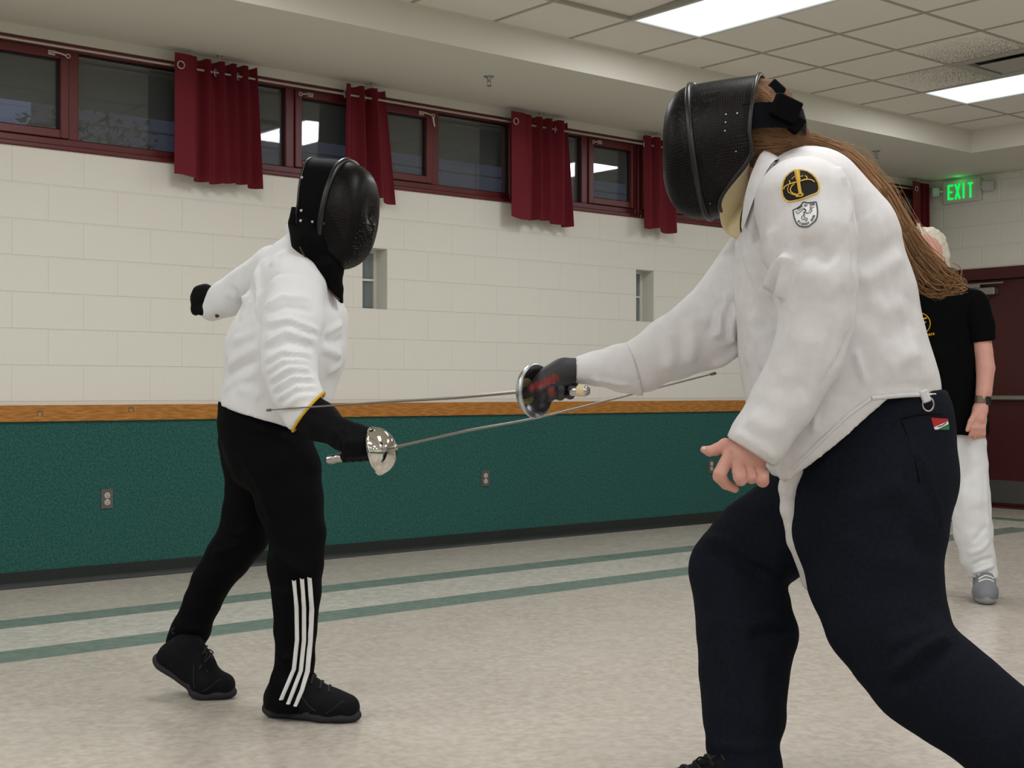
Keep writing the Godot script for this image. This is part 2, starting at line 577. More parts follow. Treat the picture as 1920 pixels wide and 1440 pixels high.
# ---------------------------------------------------------------- room shell
func room() -> void:
	var x0 := -5.0
	var z1 := 13.0
	# floor of sheet strips
	var fl := structure("floor", "beige mottled vinyl floor with grey green border stripes")
	var ft := 0.12
	var zs := [0.0, 1.005, 1.235, 1.77, 2.015, z1]
	var xi := [9.70, 9.92, 10.40, 10.60]      # border stripes that turn along the end wall
	var part := func(a, b, c, d, called, m): boxed(U(a, -ft, b), U(c, 0, d), called, m, fl)
	part.call(x0, zs[0], xi[3], zs[1], "floor_field", M.floor)
	part.call(xi[3], zs[0], XE, z1, "floor_field", M.floor)
	part.call(x0, zs[4], xi[0], z1, "floor_field", M.floor)
	part.call(x0, zs[1], xi[3], zs[2], "border_stripe", M.floor_green)
	part.call(xi[2], zs[2], xi[3], z1, "border_stripe", M.floor_green)
	part.call(x0, zs[3], xi[1], zs[4], "border_stripe", M.floor_green)
	part.call(xi[0], zs[4], xi[1], z1, "border_stripe", M.floor_green)
	part.call(x0, zs[2], xi[2], zs[3], "border_band", M.floor_pale)
	part.call(xi[1], zs[3], xi[2], z1, "border_band", M.floor_pale)
	# window wall: mortar backing around the openings, blocks in front
	var w := structure("wall_back", "cream painted block wall below the window band")
	var zb := -0.30
	var niches := [[4.909, 5.105], [7.465, 7.66]]
	var nb := WB - 4 * CO
	var nt := WB - 2 * CO
	var rec := -0.0022
	boxed(U(x0, -ft, zb), U(XE + 0.2, nb, rec), "wall_core", M.mortar, w)
	boxed(U(x0, nt, zb), U(XE + 0.2, WB, rec), "wall_core", M.mortar, w)
	boxed(U(x0, nb, zb), U(niches[0][0], nt, rec), "wall_core", M.mortar, w)
	boxed(U(niches[0][1], nb, zb), U(niches[1][0], nt, rec), "wall_core", M.mortar, w)
	boxed(U(niches[1][1], nb, zb), U(XE + 0.2, nt, rec), "wall_core", M.mortar, w)
	boxed(U(x0, WT, zb), U(XE + 0.2, 3.6, 0), "wall_head", M.plaster, w)
	var joint := 0.009
	var blk := {}
	var block := func(xa: float, xb: float, row: int):
		var key := "%.3f" % (xb - xa)
		if not blk.has(key):
			var g := Geo.new()
			g.box(U(0.0008, -CO + joint / 2, -0.02), U(xb - xa - 0.0008, -joint / 2, 0.0), 0.0014)
			blk[key] = g.mesh()
		share(blk[key], "block", M.paint, w, Transform3D(Basis.IDENTITY, U(xa, WB - row * CO, 0)))
	for row in 7:
		var off := 2.595 + CO * (1.0 if row % 2 == 1 else 0.0) - 7 * 2 * CO + 0.009
		var xa := off
		while xa < XE:
			var xb := minf(xa + 2 * CO, XE)
			var a := maxf(xa, 0.6)
			var segs := [[a, xb]]
			if row == 2 or row == 3:
				for nn in niches:
					var out := []
					for s in segs:
						if s[1] <= nn[0] or s[0] >= nn[1]: out.append(s)
						else:
							if nn[0] - s[0] > 0.03: out.append([s[0], nn[0]])
							if s[1] - nn[1] > 0.03: out.append([nn[1], s[1]])
					segs = out
			for s in segs:
				if s[1] - s[0] > 0.03: block.call(s[0], s[1], row)
			xa += 2 * CO
	boxed(U(x0, WB - 7 * CO, -0.01), U(0.6, WB, 0), "painted_face", M.paint, w)
	# carpet wainscot, oak rail, rubber base
	boxed(U(x0, 0.085, -0.01), U(XE, 0.925, 0.014), "carpet_wainscot", M.carpet, w)
	var g := Geo.new()
	g.box(U(x0, 0.917, -0.01), U(XE, 1.0, 0.030), 0.003)
	g.box(U(x0, 0.997, -0.01), U(XE, 1.009, 0.024), 0.003)
	tag(put(g, "oak_rail", M.oak, w), "varnished oak chair rail with grey tape marks")
	# strips of grey tape stuck on the rail
	for tp in [[75.0, 775.0], [246.0, 768.0]]:
		var r := ray(tp[0], tp[1])
		var c := EYE + r * ((0.0305 * K - EYE.z) / r.z)
		g = Geo.new()
		g.box(c + Vector3(-0.016, 0.006, -0.001), c + Vector3(0.016, 0.014, 0.0008))
		g.box(c + Vector3(-0.016, -0.014, -0.001), c + Vector3(-0.010, 0.006, 0.0008))
		g.box(c + Vector3(0.010, -0.014, -0.001), c + Vector3(0.016, 0.006, 0.0008))
		put(g, "tape_mark", mat(Color(0.45, 0.36, 0.24), 0.6), w)
	var bb := structure("baseboard_back", "black rubber cove base along the window wall")
	g = Geo.new()
	g.box(U(x0, 0.0, 0.0), U(XE, 0.090, 0.020), 0.002)
	var rows := []
	for q in [[0.034, 0.0], [0.030, 0.004], [0.023, 0.014], [0.020, 0.03]]:
		rows.append(PackedVector3Array([U(XE, q[1], q[0]), U(x0, q[1], q[0])]))
	g.grid(rows)
	put(g, "cove_base", M.rubber, bb)
	# glass block niches
	var n_ := 0
	for nn in niches:
		n_ += 1
		var win := structure("window_%d" % (9 + n_), "narrow slit window of two stacked glass blocks", U((nn[0] + nn[1]) / 2, nb, -0.1))
		var zr := -0.135
		g = Geo.new()
		var e := 0.02
		for b in [[nn[0], nb, nn[0] + e, nt], [nn[1] - e, nb, nn[1], nt], [nn[0] + e, nt - e, nn[1] - e, nt], [nn[0] + e, nb, nn[1] - e, nb + 0.012], [nn[0] + e, (nb + nt) / 2 - 0.008, nn[1] - e, (nb + nt) / 2 + 0.008]]:
			g.box(U(b[0], b[1], zr - 0.1), U(b[2], b[3], zr + 0.004))
		put(g, "mortar_bed", M.paint, win)
		var gl := mat(Color(0.62, 0.70, 0.72, 0.35), 0.08)
		gl.transparency = BaseMaterial3D.TRANSPARENCY_ALPHA
		for kk in 2:
			var y0 := (nb + 0.012) if kk == 0 else (nb + nt) / 2 + 0.008
			var y1 := (nb + nt) / 2 - 0.008 if kk == 0 else nt - e
			boxed(U(nn[0] + e, y0, zr - 0.085), U(nn[1] - e, y1, zr), "glass_block", gl, win, 0.01)
	# soffit, ceiling tiles
	var ce := structure("ceiling", "suspended ceiling of square white tiles in a metal grid")
	boxed(U(x0, SOF, 0), U(XE, 3.6, SZ), "soffit", M.plaster, ce)
	boxed(U(XE - 1.13, SOF, SZ), U(XE, 3.6, z1), "soffit", M.plaster, ce)
	boxed(U(x0, CEI - 0.006, SZ), U(XE - 1.13, CEI + 0.012, SZ + 0.02), "wall_angle", M.plaster, ce)
	boxed(U(XE - 1.15, CEI - 0.006, SZ + 0.02), U(XE - 1.13, CEI + 0.012, z1), "wall_angle", M.plaster, ce)
	boxed(U(x0, CEI + 0.10, SZ), U(XE - 1.13, CEI + 0.3, z1), "deck", M.dark_plaster, ce)
	var tg := Geo.new()
	tg.box(U(0.012, 0.003, 0.012), U(TIL - 0.012, 0.02, TIL - 0.012), 0.002)
	var tm := tg.mesh()
	var clean := tm
	M.soot_a = soot_mat(true)
	M.soot_b = soot_mat(false)
	var sg := Geo.new()
	sg.box(U(0.012, 0.003, 0.012), U(TIL - 0.012, 0.02, TIL - 0.012), 0.002)
	for k in sg.v.size(): sg.uv[k] = Vector2(sg.v[k].x, sg.v[k].z) / (TIL * K)
	var sm_ := sg.mesh()
	for i in range(-17, 8):
		for j in range(-1, 19):
			var xa := CX0 + i * TIL
			var za := CZ0 + j * TIL
			if xa < x0 or za + TIL > z1 or xa + 0.1 > XE - 1.13: continue
			var im := posmod(i + 1, 5)
			var jm := posmod(j, 5)
			if im == 0 and (jm == 0 or jm == 1) and j >= 0 and xa > -4.6 and not (i >= 4 and j >= 2): continue
			if i == 3 and j == 1: continue
			var near := i >= -6 and j <= 7
			var tr := Transform3D(Basis.IDENTITY, U(xa, CEI, za))
			if i == -2 and j == 0: tr = Transform3D(Basis(Vector3(1, 0, 0), -0.028), U(xa, CEI + 0.019, za))
			if j == -1:
				var gg := Geo.new()
				gg.box(U(xa + 0.012, CEI + 0.003, SZ + 0.012), U(minf(xa + TIL - 0.012, XE - 1.14), CEI + 0.02, za + TIL - 0.012), 0.002)
				put(gg, "ceiling_tile", M.tile, ce)
				continue
			var m: Material = M.tile
			var me: Mesh = clean
			if i == 2 and j == 1: m = M.soot_a; me = sm_
			if i == 3 and j == 0: m = M.soot_b; me = sm_
			if xa + TIL > XE - 1.13:
				var gg := Geo.new()
				gg.box(U(xa + 0.012, CEI + 0.003, za + 0.012), U(XE - 1.14, CEI + 0.02, za + TIL - 0.012), 0.002)
				put(gg, "ceiling_tile", M.tile, ce)
			else: share(me, "ceiling_tile", m, ce, tr)
	for i in range(-17, 8):
		var xa := CX0 + i * TIL
		if xa > x0 and xa < XE - 1.13: boxed(U(xa - 0.012, CEI, SZ), U(xa + 0.012, CEI + 0.03, z1), "grid_bar", M.tbar, ce)
	for j in range(0, 19):
		var za := CZ0 + j * TIL
		if za >= z1: continue
		var from := x0
		if posmod(j, 5) == 1:      # broken where a lamp spans two tiles
			for i in range(-16, 5, 5):
				var xa := CX0 + i * TIL
				if xa < -4.6 or (i >= 4 and j > 1): continue
				boxed(U(from, CEI + 0.0006, za - 0.012), U(xa, CEI + 0.03, za + 0.012), "grid_bar", M.tbar, ce)
				from = xa + TIL
		boxed(U(from, CEI + 0.0006, za - 0.012), U(XE - 1.13, CEI + 0.03, za + 0.012), "grid_bar", M.tbar, ce)
	# air diffuser between the sooty tiles
	var df := thing("air_diffuser", "square white ceiling air diffuser with a black slot between sooty tiles", "air vent", U(CX0 + 3.5 * TIL, CEI, CZ0 + 1.5 * TIL))
	var dx := CX0 + 3 * TIL + 0.012
	var dz := CZ0 + TIL + 0.012
	var ds := TIL - 0.024
	g = Geo.new()
	g.box(U(dx, CEI - 0.004, dz), U(dx + 0.07, CEI + 0.03, dz + ds), 0.004)
	g.box(U(dx + ds - 0.07, CEI - 0.004, dz), U(dx + ds, CEI + 0.03, dz + ds), 0.004)
	g.box(U(dx + 0.07, CEI - 0.004, dz), U(dx + ds - 0.07, CEI + 0.03, dz + 0.07), 0.004)
	g.box(U(dx + 0.07, CEI - 0.004, dz + ds - 0.07), U(dx + ds - 0.07, CEI + 0.03, dz + ds), 0.004)
	put(g, "frame", M.tbar, df)
	boxed(U(dx + 0.13, CEI - 0.014, dz + 0.13), U(dx + ds - 0.13, CEI - 0.006, dz + ds - 0.13), "centre_plate", M.tbar, df, 0.003)
	boxed(U(dx + 0.05, CEI + 0.032, dz + 0.05), U(dx + ds - 0.05, CEI + 0.04, dz + ds - 0.05), "throat", M.black, df)
	# the rest of the hall, behind and beside the camera
	var wf := structure("wall_front", "cream painted wall behind the camera")
	boxed(U(x0, -ft, z1), U(XE + 0.2, 3.7, z1 + 0.2), "painted_face", M.paint, wf)
	boxed(U(x0, 0, z1 - 0.014), U(XE, 0.925, z1), "carpet_wainscot", M.carpet, wf)
	var wl := structure("wall_left", "cream painted wall at the near end of the hall")
	boxed(U(x0 - 0.2, -ft, -0.3), U(x0, 3.7, z1 + 0.2), "painted_face", M.paint, wl)
	boxed(U(x0, 0, 0), U(x0 + 0.014, 0.925, z1), "carpet_wainscot", M.carpet, wl)

func soot_mat(heavy: bool) -> StandardMaterial3D:
	# a ceiling tile speckled with soot blown from the diffuser next to it
	var im := Image.create(256, 256, false, Image.FORMAT_RGB8)
	var rng := RandomNumberGenerator.new()
	rng.seed = 11 if heavy else 12
	im.fill(Color(0.92, 0.90, 0.86))
	for k in 16000:
		var x := rng.randf()
		var y := rng.randf()
		var near := x if heavy else y
		var p := pow(near, 1.6) * (0.35 + 0.65 * (1.0 - absf((y if heavy else x) - 0.55)))
		if rng.randf() > p: continue
		var s := rng.randi_range(1, 2)
		var d := rng.randf_range(0.22, 0.5)
		im.fill_rect(Rect2i(int(x * 254), int(y * 254), s, s), Color(d, d * 0.9, d * 0.78))
	var m := mat(Color.WHITE, 0.95)
	m.albedo_texture = ImageTexture.create_from_image(im)
	return m

# ---------------------------------------------------------------- window band, rod and curtains
func windows() -> void:
	var n := 0
	for k in range(-1, 8):
		var x0 := 2.38 + (k - 1) * 1.28 + 1.28
		if k < 0: x0 = 2.38 - 1.28
		x0 = 2.38 + k * 1.28
		n += 1
		window_unit(n, x0, 1.28, k % 2 == 0)
	# plain wall closes the band beyond the units
	boxed(U(-5, WB, -0.3), U(1.10, WT, 0), "painted_face", M.paint, get_node("wall_back"))
	# rod
	var rod := thing("curtain_rod", "thin white metal curtain rod under the soffit along the window band", "curtain rod", U(6.2, 3.02, 0.085))
	var g := Geo.new()
	g.tube([U(1.2, 3.012, 0.085), U(XE - 0.15, 3.012, 0.085)], [0.0075], 12)
	put(g, "rod", M.rodm, rod)
	for x in [1.3, 3.82, 4.93, 6.40, 7.62, 9.3, 11.2]:
		g = Geo.new()
		g.tube([U(x, 3.012, 0.085), U(x, 3.06, 0.085), U(x, SOF, 0.085)], [0.005], 8)
		g.lathe(U(x, SOF - 0.006, 0.085), Vector3.UP, [[0.0, 0.0], [0.018, 0.0], [0.018, 0.006]], 12)
		put(g, "bracket", M.rodm, rod)
	# curtains: [x0, x1, folds, flat lead, drop, drift, label]
	var wide := [
		[3.51, 4.055, 5.0, 0.22, 2.355, 0.03, "deep red curtain bunched in deep folds with a flat leading edge"],
		[4.70, 5.02, 3.0, 0.0, 2.36, 0.10, "deep red curtain with a gap at its middle, above the masked fencer with sports stripes"],
		[6.085, 6.655, 4.0, 0.26, 2.33, 0.02, "deep red curtain with two wide flat folds over the bare block wall"],
		[7.45, 7.76, 2.5, 0.0, 2.36, 0.05, "narrow deep red curtain beside the taller fencer's mask"],
		[11.04, XE - 0.13, 3.0, 0.6, 2.38, 0.0, "deep red curtain end panel in the corner beside the exit sign"],
	]
	var idx := 0
	for c in wide:
		idx += 1
		curtain(c[0], c[1], c[2], c[3], c[4], c[5], c[6], idx)

func window_unit(n: int, x0: float, wd: float, sash_left: bool) -> void:
	var last := minf(x0 + wd, XE)
	wd = last - x0
	var lab := "maroon framed window with its opening sash on the " + ("near" if sash_left else "far") + " side"
	var w := structure("window_%d" % n, lab, U(x0 + wd / 2, WB, -0.05))
	var X := func(t: float) -> float: return x0 + t if sash_left else x0 + wd - t
	var bar := func(g: Geo, ta: float, ya: float, za: float, tb: float, yb: float, zb: float, bv: float):
		var xa: float = X.call(ta)
		var xb: float = X.call(tb)
		g.box(U(minf(xa, xb), ya, za), U(maxf(xa, xb), yb, zb), bv)
	var g := Geo.new()
	var zf := -0.012
	var zk := -0.11
	bar.call(g, 0.0, WB, zk, 0.035, WT, zf, 0.003)
	bar.call(g, wd - 0.035, WB, zk, wd, WT, zf, 0.003)
	bar.call(g, 0.035, WT - 0.045, zk, wd - 0.035, WT, zf, 0.003)
	bar.call(g, 0.035, WB + 0.028, zk, wd - 0.035, WB + 0.068, zf, 0.003)
	bar.call(g, 0.545, WB + 0.068, zk, 0.605, WT - 0.045, zf, 0.003)
	put(g, "frame", M.frame, w)
	g = Geo.new()
	bar.call(g, 0.0, WB, zk, wd, WB + 0.03, 0.012, 0.006)
	put(g, "sill", M.frame, w)
	g = Geo.new()
	var s := 0.048
	var zs := 0.004
	bar.call(g, 0.037, WB + 0.07, -0.07, 0.037 + s, WT - 0.047, zs, 0.004)
	bar.call(g, 0.543 - s, WB + 0.07, -0.07, 0.543, WT - 0.047, zs, 0.004)
	bar.call(g, 0.037 + s, WB + 0.07, -0.07, 0.543 - s, WB + 0.07 + s, zs, 0.004)
	bar.call(g, 0.037 + s, WT - 0.047 - s, -0.07, 0.543 - s, WT - 0.047, zs, 0.004)
	var sash := put(g, "sash", M.frame, w)
	g = Geo.new()
	bar.call(g, 0.037 + s, WB + 0.07 + s, -0.046, 0.543 - s, WT - 0.047 - s, -0.042, 0.0)
	put(g, "pane", M.glass, sash)
	g = Geo.new()
	bar.call(g, 0.607, WB + 0.07, -0.056, wd - 0.037, WT - 0.047, -0.052, 0.0)
	put(g, "pane", M.glass, w)
	# black gaskets round the panes
	g = Geo.new()
	for q in [[0.037 + s, 0.543 - s, WB + 0.07 + s, WT - 0.047 - s, -0.05], [0.605, wd - 0.035, WB + 0.068, WT - 0.045, -0.06]]:
		var e := 0.008
		bar.call(g, q[0], q[2], q[4], q[0] + e, q[3], q[4] + 0.02, 0.0)
		bar.call(g, q[1] - e, q[2], q[4], q[1], q[3], q[4] + 0.02, 0.0)
		bar.call(g, q[0] + e, q[2], q[4], q[1] - e, q[2] + e, q[4] + 0.02, 0.0)
		bar.call(g, q[0] + e, q[3] - e, q[4], q[1] - e, q[3], q[4] + 0.02, 0.0)
	put(g, "gasket", M.black, w)
	# latch handle on the sash head
	var hx: float = X.call(0.44)
	var hs := 1.0 if sash_left else -1.0
	g = Geo.new()
	var hy := WT - 0.072
	g.box(U(hx - 0.022, hy - 0.014, zs), U(hx + 0.022, hy + 0.014, zs + 0.012), 0.003)
	g.tube([U(hx, hy, zs + 0.012), U(hx + hs * 0.01, hy, zs + 0.03), U(hx + hs * 0.04, hy - 0.004, zs + 0.034), U(hx + hs * 0.075, hy - 0.01, zs + 0.03)], [0.006, 0.006, 0.005, 0.006], 8)
	var ring := []
	for k in 13:
		var a := TAU * k / 12
		ring.append(U(hx + hs * (0.085 + 0.011 * cos(a)), hy - 0.011 + 0.011 * sin(a), zs + 0.03))
	g.tube(ring, [0.0035], 6, false)
	put(g, "latch", M.rodm, sash)
	if n == 4:
		g = Geo.new()
		g.tube([U(hx + 0.08, hy - 0.02, zs + 0.032), U(hx + 0.084, hy - 0.05, zs + 0.034), U(hx + 0.094, hy - 0.085, zs + 0.032)], [0.006, 0.005, 0.004], 8)
		tag(put(g, "pull_cord", M.plastic, sash), "short knotted white pull cord")

func curtain(x0: float, x1: float, nf: float, lead: float, drop: float, drift: float, label: String, idx: int) -> void:
	var t := thing("curtain", label, "curtain", U((x0 + x1) / 2, drop, 0.085), "red grommet curtains on the window band")
	var cols := 150
	var rows := 18
	var top := 3.082
	var rng := RandomNumberGenerator.new()
	rng.seed = 40 + idx
	var ph := rng.randf() * 0.4
	var sheet := func(zo: float) -> Array:
		var out := []
		for r in rows + 1:
			var v := float(r) / rows
			var row := PackedVector3Array()
			for c in cols + 1:
				var s := float(c) / cols
				var a := maxf(s - lead, 0.0) / (1.0 - lead)
				var wave := sin(TAU * nf * 0.5 * a * 2.0 + ph * 3.0 * v + 0.5 * sin(TAU * a * 1.3 + idx))
				var lean := cos(TAU * nf * 0.5 * a * 2.0 + ph * 3.0 * v + 0.5 * sin(TAU * a * 1.3 + idx))
				var amp := (0.040 + 0.008 * v) * (1.0 - 0.45 * pow(sin(PI * a), 2.0) * v)
				var on := smoothstep(lead * 0.7, lead + 0.06, s) if lead > 0.0 else 1.0
				var x := lerpf(x0, x1, s) + drift * v * (s - 0.25) + lean * 0.010 * on
				var sag := 0.012 * sin(s * 9.0 + idx) * v
				var z := 0.097 + wave * amp * on + (1.0 - on) * 0.028 + zo + 0.01 * v
				if idx == 2: # parted at the middle, the lower part swings together
					z -= 0.05 * exp(-pow((s - 0.55) / 0.1, 2.0)) * (1.0 - 0.5 * v)
				row.append(U(x, lerpf(top - 0.010 * absf(wave) * on, drop - 0.02 * s + sag, v), z))
			out.append(row)
		return out
	var g := Geo.new()
	var fa: Array = sheet.call(0.0022)
	var fb: Array = sheet.call(-0.0022)
	g.grid(fb)
	for r in fa: r.reverse()
	g.grid(fa)
	for r in rows:   # side hems
		g.quad(fa[r][cols], fa[r + 1][cols], fb[r + 1][0], fb[r][0])
		g.quad(fb[r][cols], fb[r + 1][cols], fa[r + 1][0], fa[r][0])
	for c in cols:   # top and bottom hems
		g.quad(fa[rows][cols - c], fb[rows][c], fb[rows][c + 1], fa[rows][cols - c - 1])
		g.quad(fb[0][c], fa[0][cols - c], fa[0][cols - c - 1], fb[0][c + 1])
	put(g, "cloth", M.curtain, t)
	# grommets where the rod passes through
	var rings := [0.06 if lead > 0.0 else 0.05, 0.52, 0.80]
	if idx == 5: rings = [0.16]
	for s in rings:
		var p := U(lerpf(x0, x1, s), 3.010, 0.085 + (0.052 if s < 0.2 and lead > 0.0 else 0.0))
		g = Geo.new()
		var ring := []
		var dirx := Vector3(1, 0, 0) if (s < 0.2 and lead > 0.0) else Vector3(0.75, 0, -0.66)
		for k in 21:
			var a := TAU * k / 20
			ring.append(p + (dirx * cos(a) + Vector3.UP * sin(a)) * 0.0205)
		g.tube(ring, [0.0042], 8, false)
		put(g, "grommet", M.rodm, t)

# ---------------------------------------------------------------- what the dark windows look out on
func outside() -> void:
	var ground := structure("ground_outside", "dark ground outside the windows")
	boxed(Vector3(-20, -0.3, -30), Vector3(30, -0.15, -0.3), "soil", mat(Color(0.2, 0.19, 0.17), 0.95), ground)
	var eave := structure("trim_1", "dark roof eave outside above the windows")
	boxed(U(-6, 3.02, -1.5), U(XE + 1, 3.12, -0.31), "eave", M.dark_plaster, eave)
	# pale siding of the next building
	var b := thing("neighbouring_building", "pale grey panelled building outside the windows", "building", Vector3(9.5, -0.15, -5.0))
	boxed(Vector3(4.6, -0.15, -5.6), Vector3(20.0, 6.0, -5.05), "wall", mat(Color(0.58, 0.58, 0.58), 0.85), b)
	var pm := mat(Color(0.72, 0.72, 0.72), 0.8)
	var gp := Geo.new()
	gp.box(Vector3(0.01, 0.01, 0), Vector3(1.19, 1.19, 0.04), 0.006)
	var pmesh := gp.mesh()
	for i in 12:
		for j in 5:
			share(pmesh, "panel", pm, b, Transform3D(Basis.IDENTITY, Vector3(4.7 + i * 1.2, -0.1 + j * 1.2, -5.05)))
	# shrubs outside the left windows
	var leaf := mat(Color(0.16, 0.19, 0.13), 0.7)
	var rng := RandomNumberGenerator.new()
	rng.seed = 77
	var spots := [[Vector3(2.2, -0.15, -3.2), 3.9, 1.25, "tall dark leafy shrub outside the window with the nearest latch"], [Vector3(4.3, -0.15, -3.6), 3.4, 1.0, "lower dark shrub outside beside the panelled building"]]
	for sp in spots:
		var t := thing("shrub", sp[3], "shrub", sp[0], "shrubs outside the windows")
		var g := Geo.new()
		for k in 5:
			var top: Vector3 = sp[0] + Vector3(rng.randf_range(-0.7, 0.7), sp[1] * rng.randf_range(0.7, 0.95), rng.randf_range(-0.5, 0.5))
			g.tube([sp[0] + Vector3(rng.randf_range(-0.1, 0.1), 0, 0), sp[0].lerp(top, 0.5) + Vector3(rng.randf_range(-0.2, 0.2), 0, 0), top], [0.03, 0.02, 0.006], 6)
		put(g, "stem", mat(Color(0.2, 0.16, 0.12), 0.9), t)
		g = Geo.new()
		for k in 1500:
			var a := rng.randf() * TAU
			var h := pow(rng.randf(), 0.7)
			var r: float = sp[2] * sqrt(rng.randf()) * (0.5 + 0.5 * sin(PI * clampf(h, 0.05, 0.98)))
			var p: Vector3 = sp[0] + Vector3(cos(a) * r, 0.4 + h * (sp[1] - 0.4), sin(a) * r)
			var d := Vector3(rng.randf_range(-1, 1), rng.randf_range(-0.6, 0.8), rng.randf_range(-1, 1)).normalized()
			var s := d.cross(Vector3(rng.randf_range(-1, 1), 1, rng.randf_range(-1, 1))).normalized() * 0.022
			g.quad(p, p + d * 0.045 - s, p + d * 0.11, p + d * 0.045 + s)
		tag(put(g, "foliage", leaf, t), "", "", "", "stuff")

# ---------------------------------------------------------------- end wall with the exit door
func end_wall() -> void:
	var w := structure("wall_right", "grey cream block wall around the exit door at the end of the hall")
	var z1 := 13.0
	var d0 := 0.22
	var d1 := 2.12
	var dh := 2.24
	boxed(U(XE + 0.003, -0.12, -0.3), U(XE + 0.2, 3.7, d0), "wall_core", M.mortar, w)
	boxed(U(XE + 0.003, -0.12, d1), U(XE + 0.2, 3.7, z1 + 0.2), "wall_core", M.mortar, w)
	boxed(U(XE + 0.003, dh, d0), U(XE + 0.2, 3.7, d1), "wall_core", M.mortar, w)
	var joint := 0.010
	var blk := {}
	for row in 16:
		var y1 := WB + 4 * CO - row * CO
		var y0 := y1 - CO
		if y0 > SOF: continue
		y1 = minf(y1, SOF)
		y0 = maxf(y0, 0.0)
		if y1 - y0 < 0.03: continue
		var za := -0.02 - (CO if row % 2 == 0 else 0.0)
		while za < 4.4:
			var segs := [[maxf(za, 0.0), za + 2 * CO]]
			if y0 < dh - 0.02:
				var out := []
				for s in segs:
					if s[1] <= d0 or s[0] >= d1: out.append(s)
					else:
						if d0 - s[0] > 0.03: out.append([s[0], d0])
						if s[1] - d1 > 0.03: out.append([d1, s[1]])
				segs = out
			for s in segs:
				if s[1] - s[0] < 0.03: continue
				var key := "%.3f_%.3f" % [s[1] - s[0], y1 - y0]
				if not blk.has(key):
					var g := Geo.new()
					g.box(U(0, joint / 2, joint / 2), U(0.02, y1 - y0 - joint / 2, s[1] - s[0] - joint / 2), 0.003)
					blk[key] = g.mesh()
				share(blk[key], "block", M.paint, w, Transform3D(Basis.IDENTITY, U(XE, y0, s[0])))
			za += 2 * CO
	# door set in a steel frame
	var d := structure("door_1", "dark maroon steel exit door with push bar and closer", U(XE, 0, (d0 + d1) / 2))
	var g := Geo.new()
	var f := 0.11
	g.box(U(XE - 0.02, 0, d0), U(XE + 0.12, dh, d0 + f * 0.55), 0.004)
	g.box(U(XE - 0.02, 0, d1 - f * 0.55), U(XE + 0.12, dh, d1), 0.004)
	g.box(U(XE - 0.02, dh - f, d0 + f * 0.55), U(XE + 0.12, dh, d1 - f * 0.55), 0.004)
	g.box(U(XE - 0.02, 0.0, d0 + f * 0.55), U(XE + 0.12, 0.02, d1 - f * 0.55), 0.002)
	put(g, "door_frame", M.maroon_door, d)
	var mid := (d0 + d1) / 2
	for k in 2:
		var za := d0 + f * 0.55 + 0.004 if k == 0 else mid + 0.002
		var zb := mid - 0.002 if k == 0 else d1 - f * 0.55 - 0.004
		var leaf := boxed(U(XE + 0.035, 0.022, za), U(XE + 0.08, dh - f - 0.004, zb), "door_leaf", M.maroon_door, d, 0.003)
		boxed(U(XE + 0.030, 0.045, za + 0.03), U(XE + 0.036, 0.255, zb - 0.03), "kick_plate", M.pewter, leaf, 0.002)
		g = Geo.new()
		g.box(U(XE - 0.035, 1.003, za + 0.07), U(XE - 0.005, 1.048, zb - 0.05), 0.008)
		g.box(U(XE - 0.04, 0.985, za + 0.05), U(XE + 0.035, 1.065, za + 0.10), 0.006)
		g.box(U(XE - 0.04, 0.985, zb - 0.10), U(XE + 0.035, 1.065, zb - 0.04), 0.006)
		put(g, "push_bar", M.brushed, leaf)
		if k == 0:
			g = Geo.new()
			g.box(U(XE - 0.055, 1.985, 0.46), U(XE + 0.035, 2.055, 0.755), 0.006)
			g.box(U(XE - 0.035, 1.945, 0.47), U(XE + 0.035, 1.985, 0.66), 0.004)
			put(g, "door_closer", M.brushed, leaf)
			g = Geo.new()
			g.box(U(XE - 0.045, 2.085, 0.47), U(XE - 0.025, 2.10, 0.84), 0.003)
			g.box(U(XE - 0.045, 2.055, 0.47), U(XE - 0.02, 2.10, 0.60), 0.003)
			put(g, "closer_arm", M.brushed, leaf)
	# exit sign with twin lamp heads
	var ez := 0.415
	var ey := 2.985
	var t := thing("exit_sign", "green lit EXIT sign with two white emergency lamp heads above the door", "exit sign", U(XE, ey, ez))
	boxed(U(XE - 0.05, ey - 0.105, ez - 0.20), U(XE, ey + 0.11, ez + 0.20), "housing", M.white_base, t, 0.008)
	var gm := mat(Color(0.02, 0.5, 0.2), 0.5)
	gm.emission_enabled = true
	gm.emission = Color(0.0, 0.95, 0.34)
	gm.emission_energy_multiplier = 1.0
	# each letter in heavy bars
	var lw := 0.058
	var lh := 0.072
	var ls := 0.017
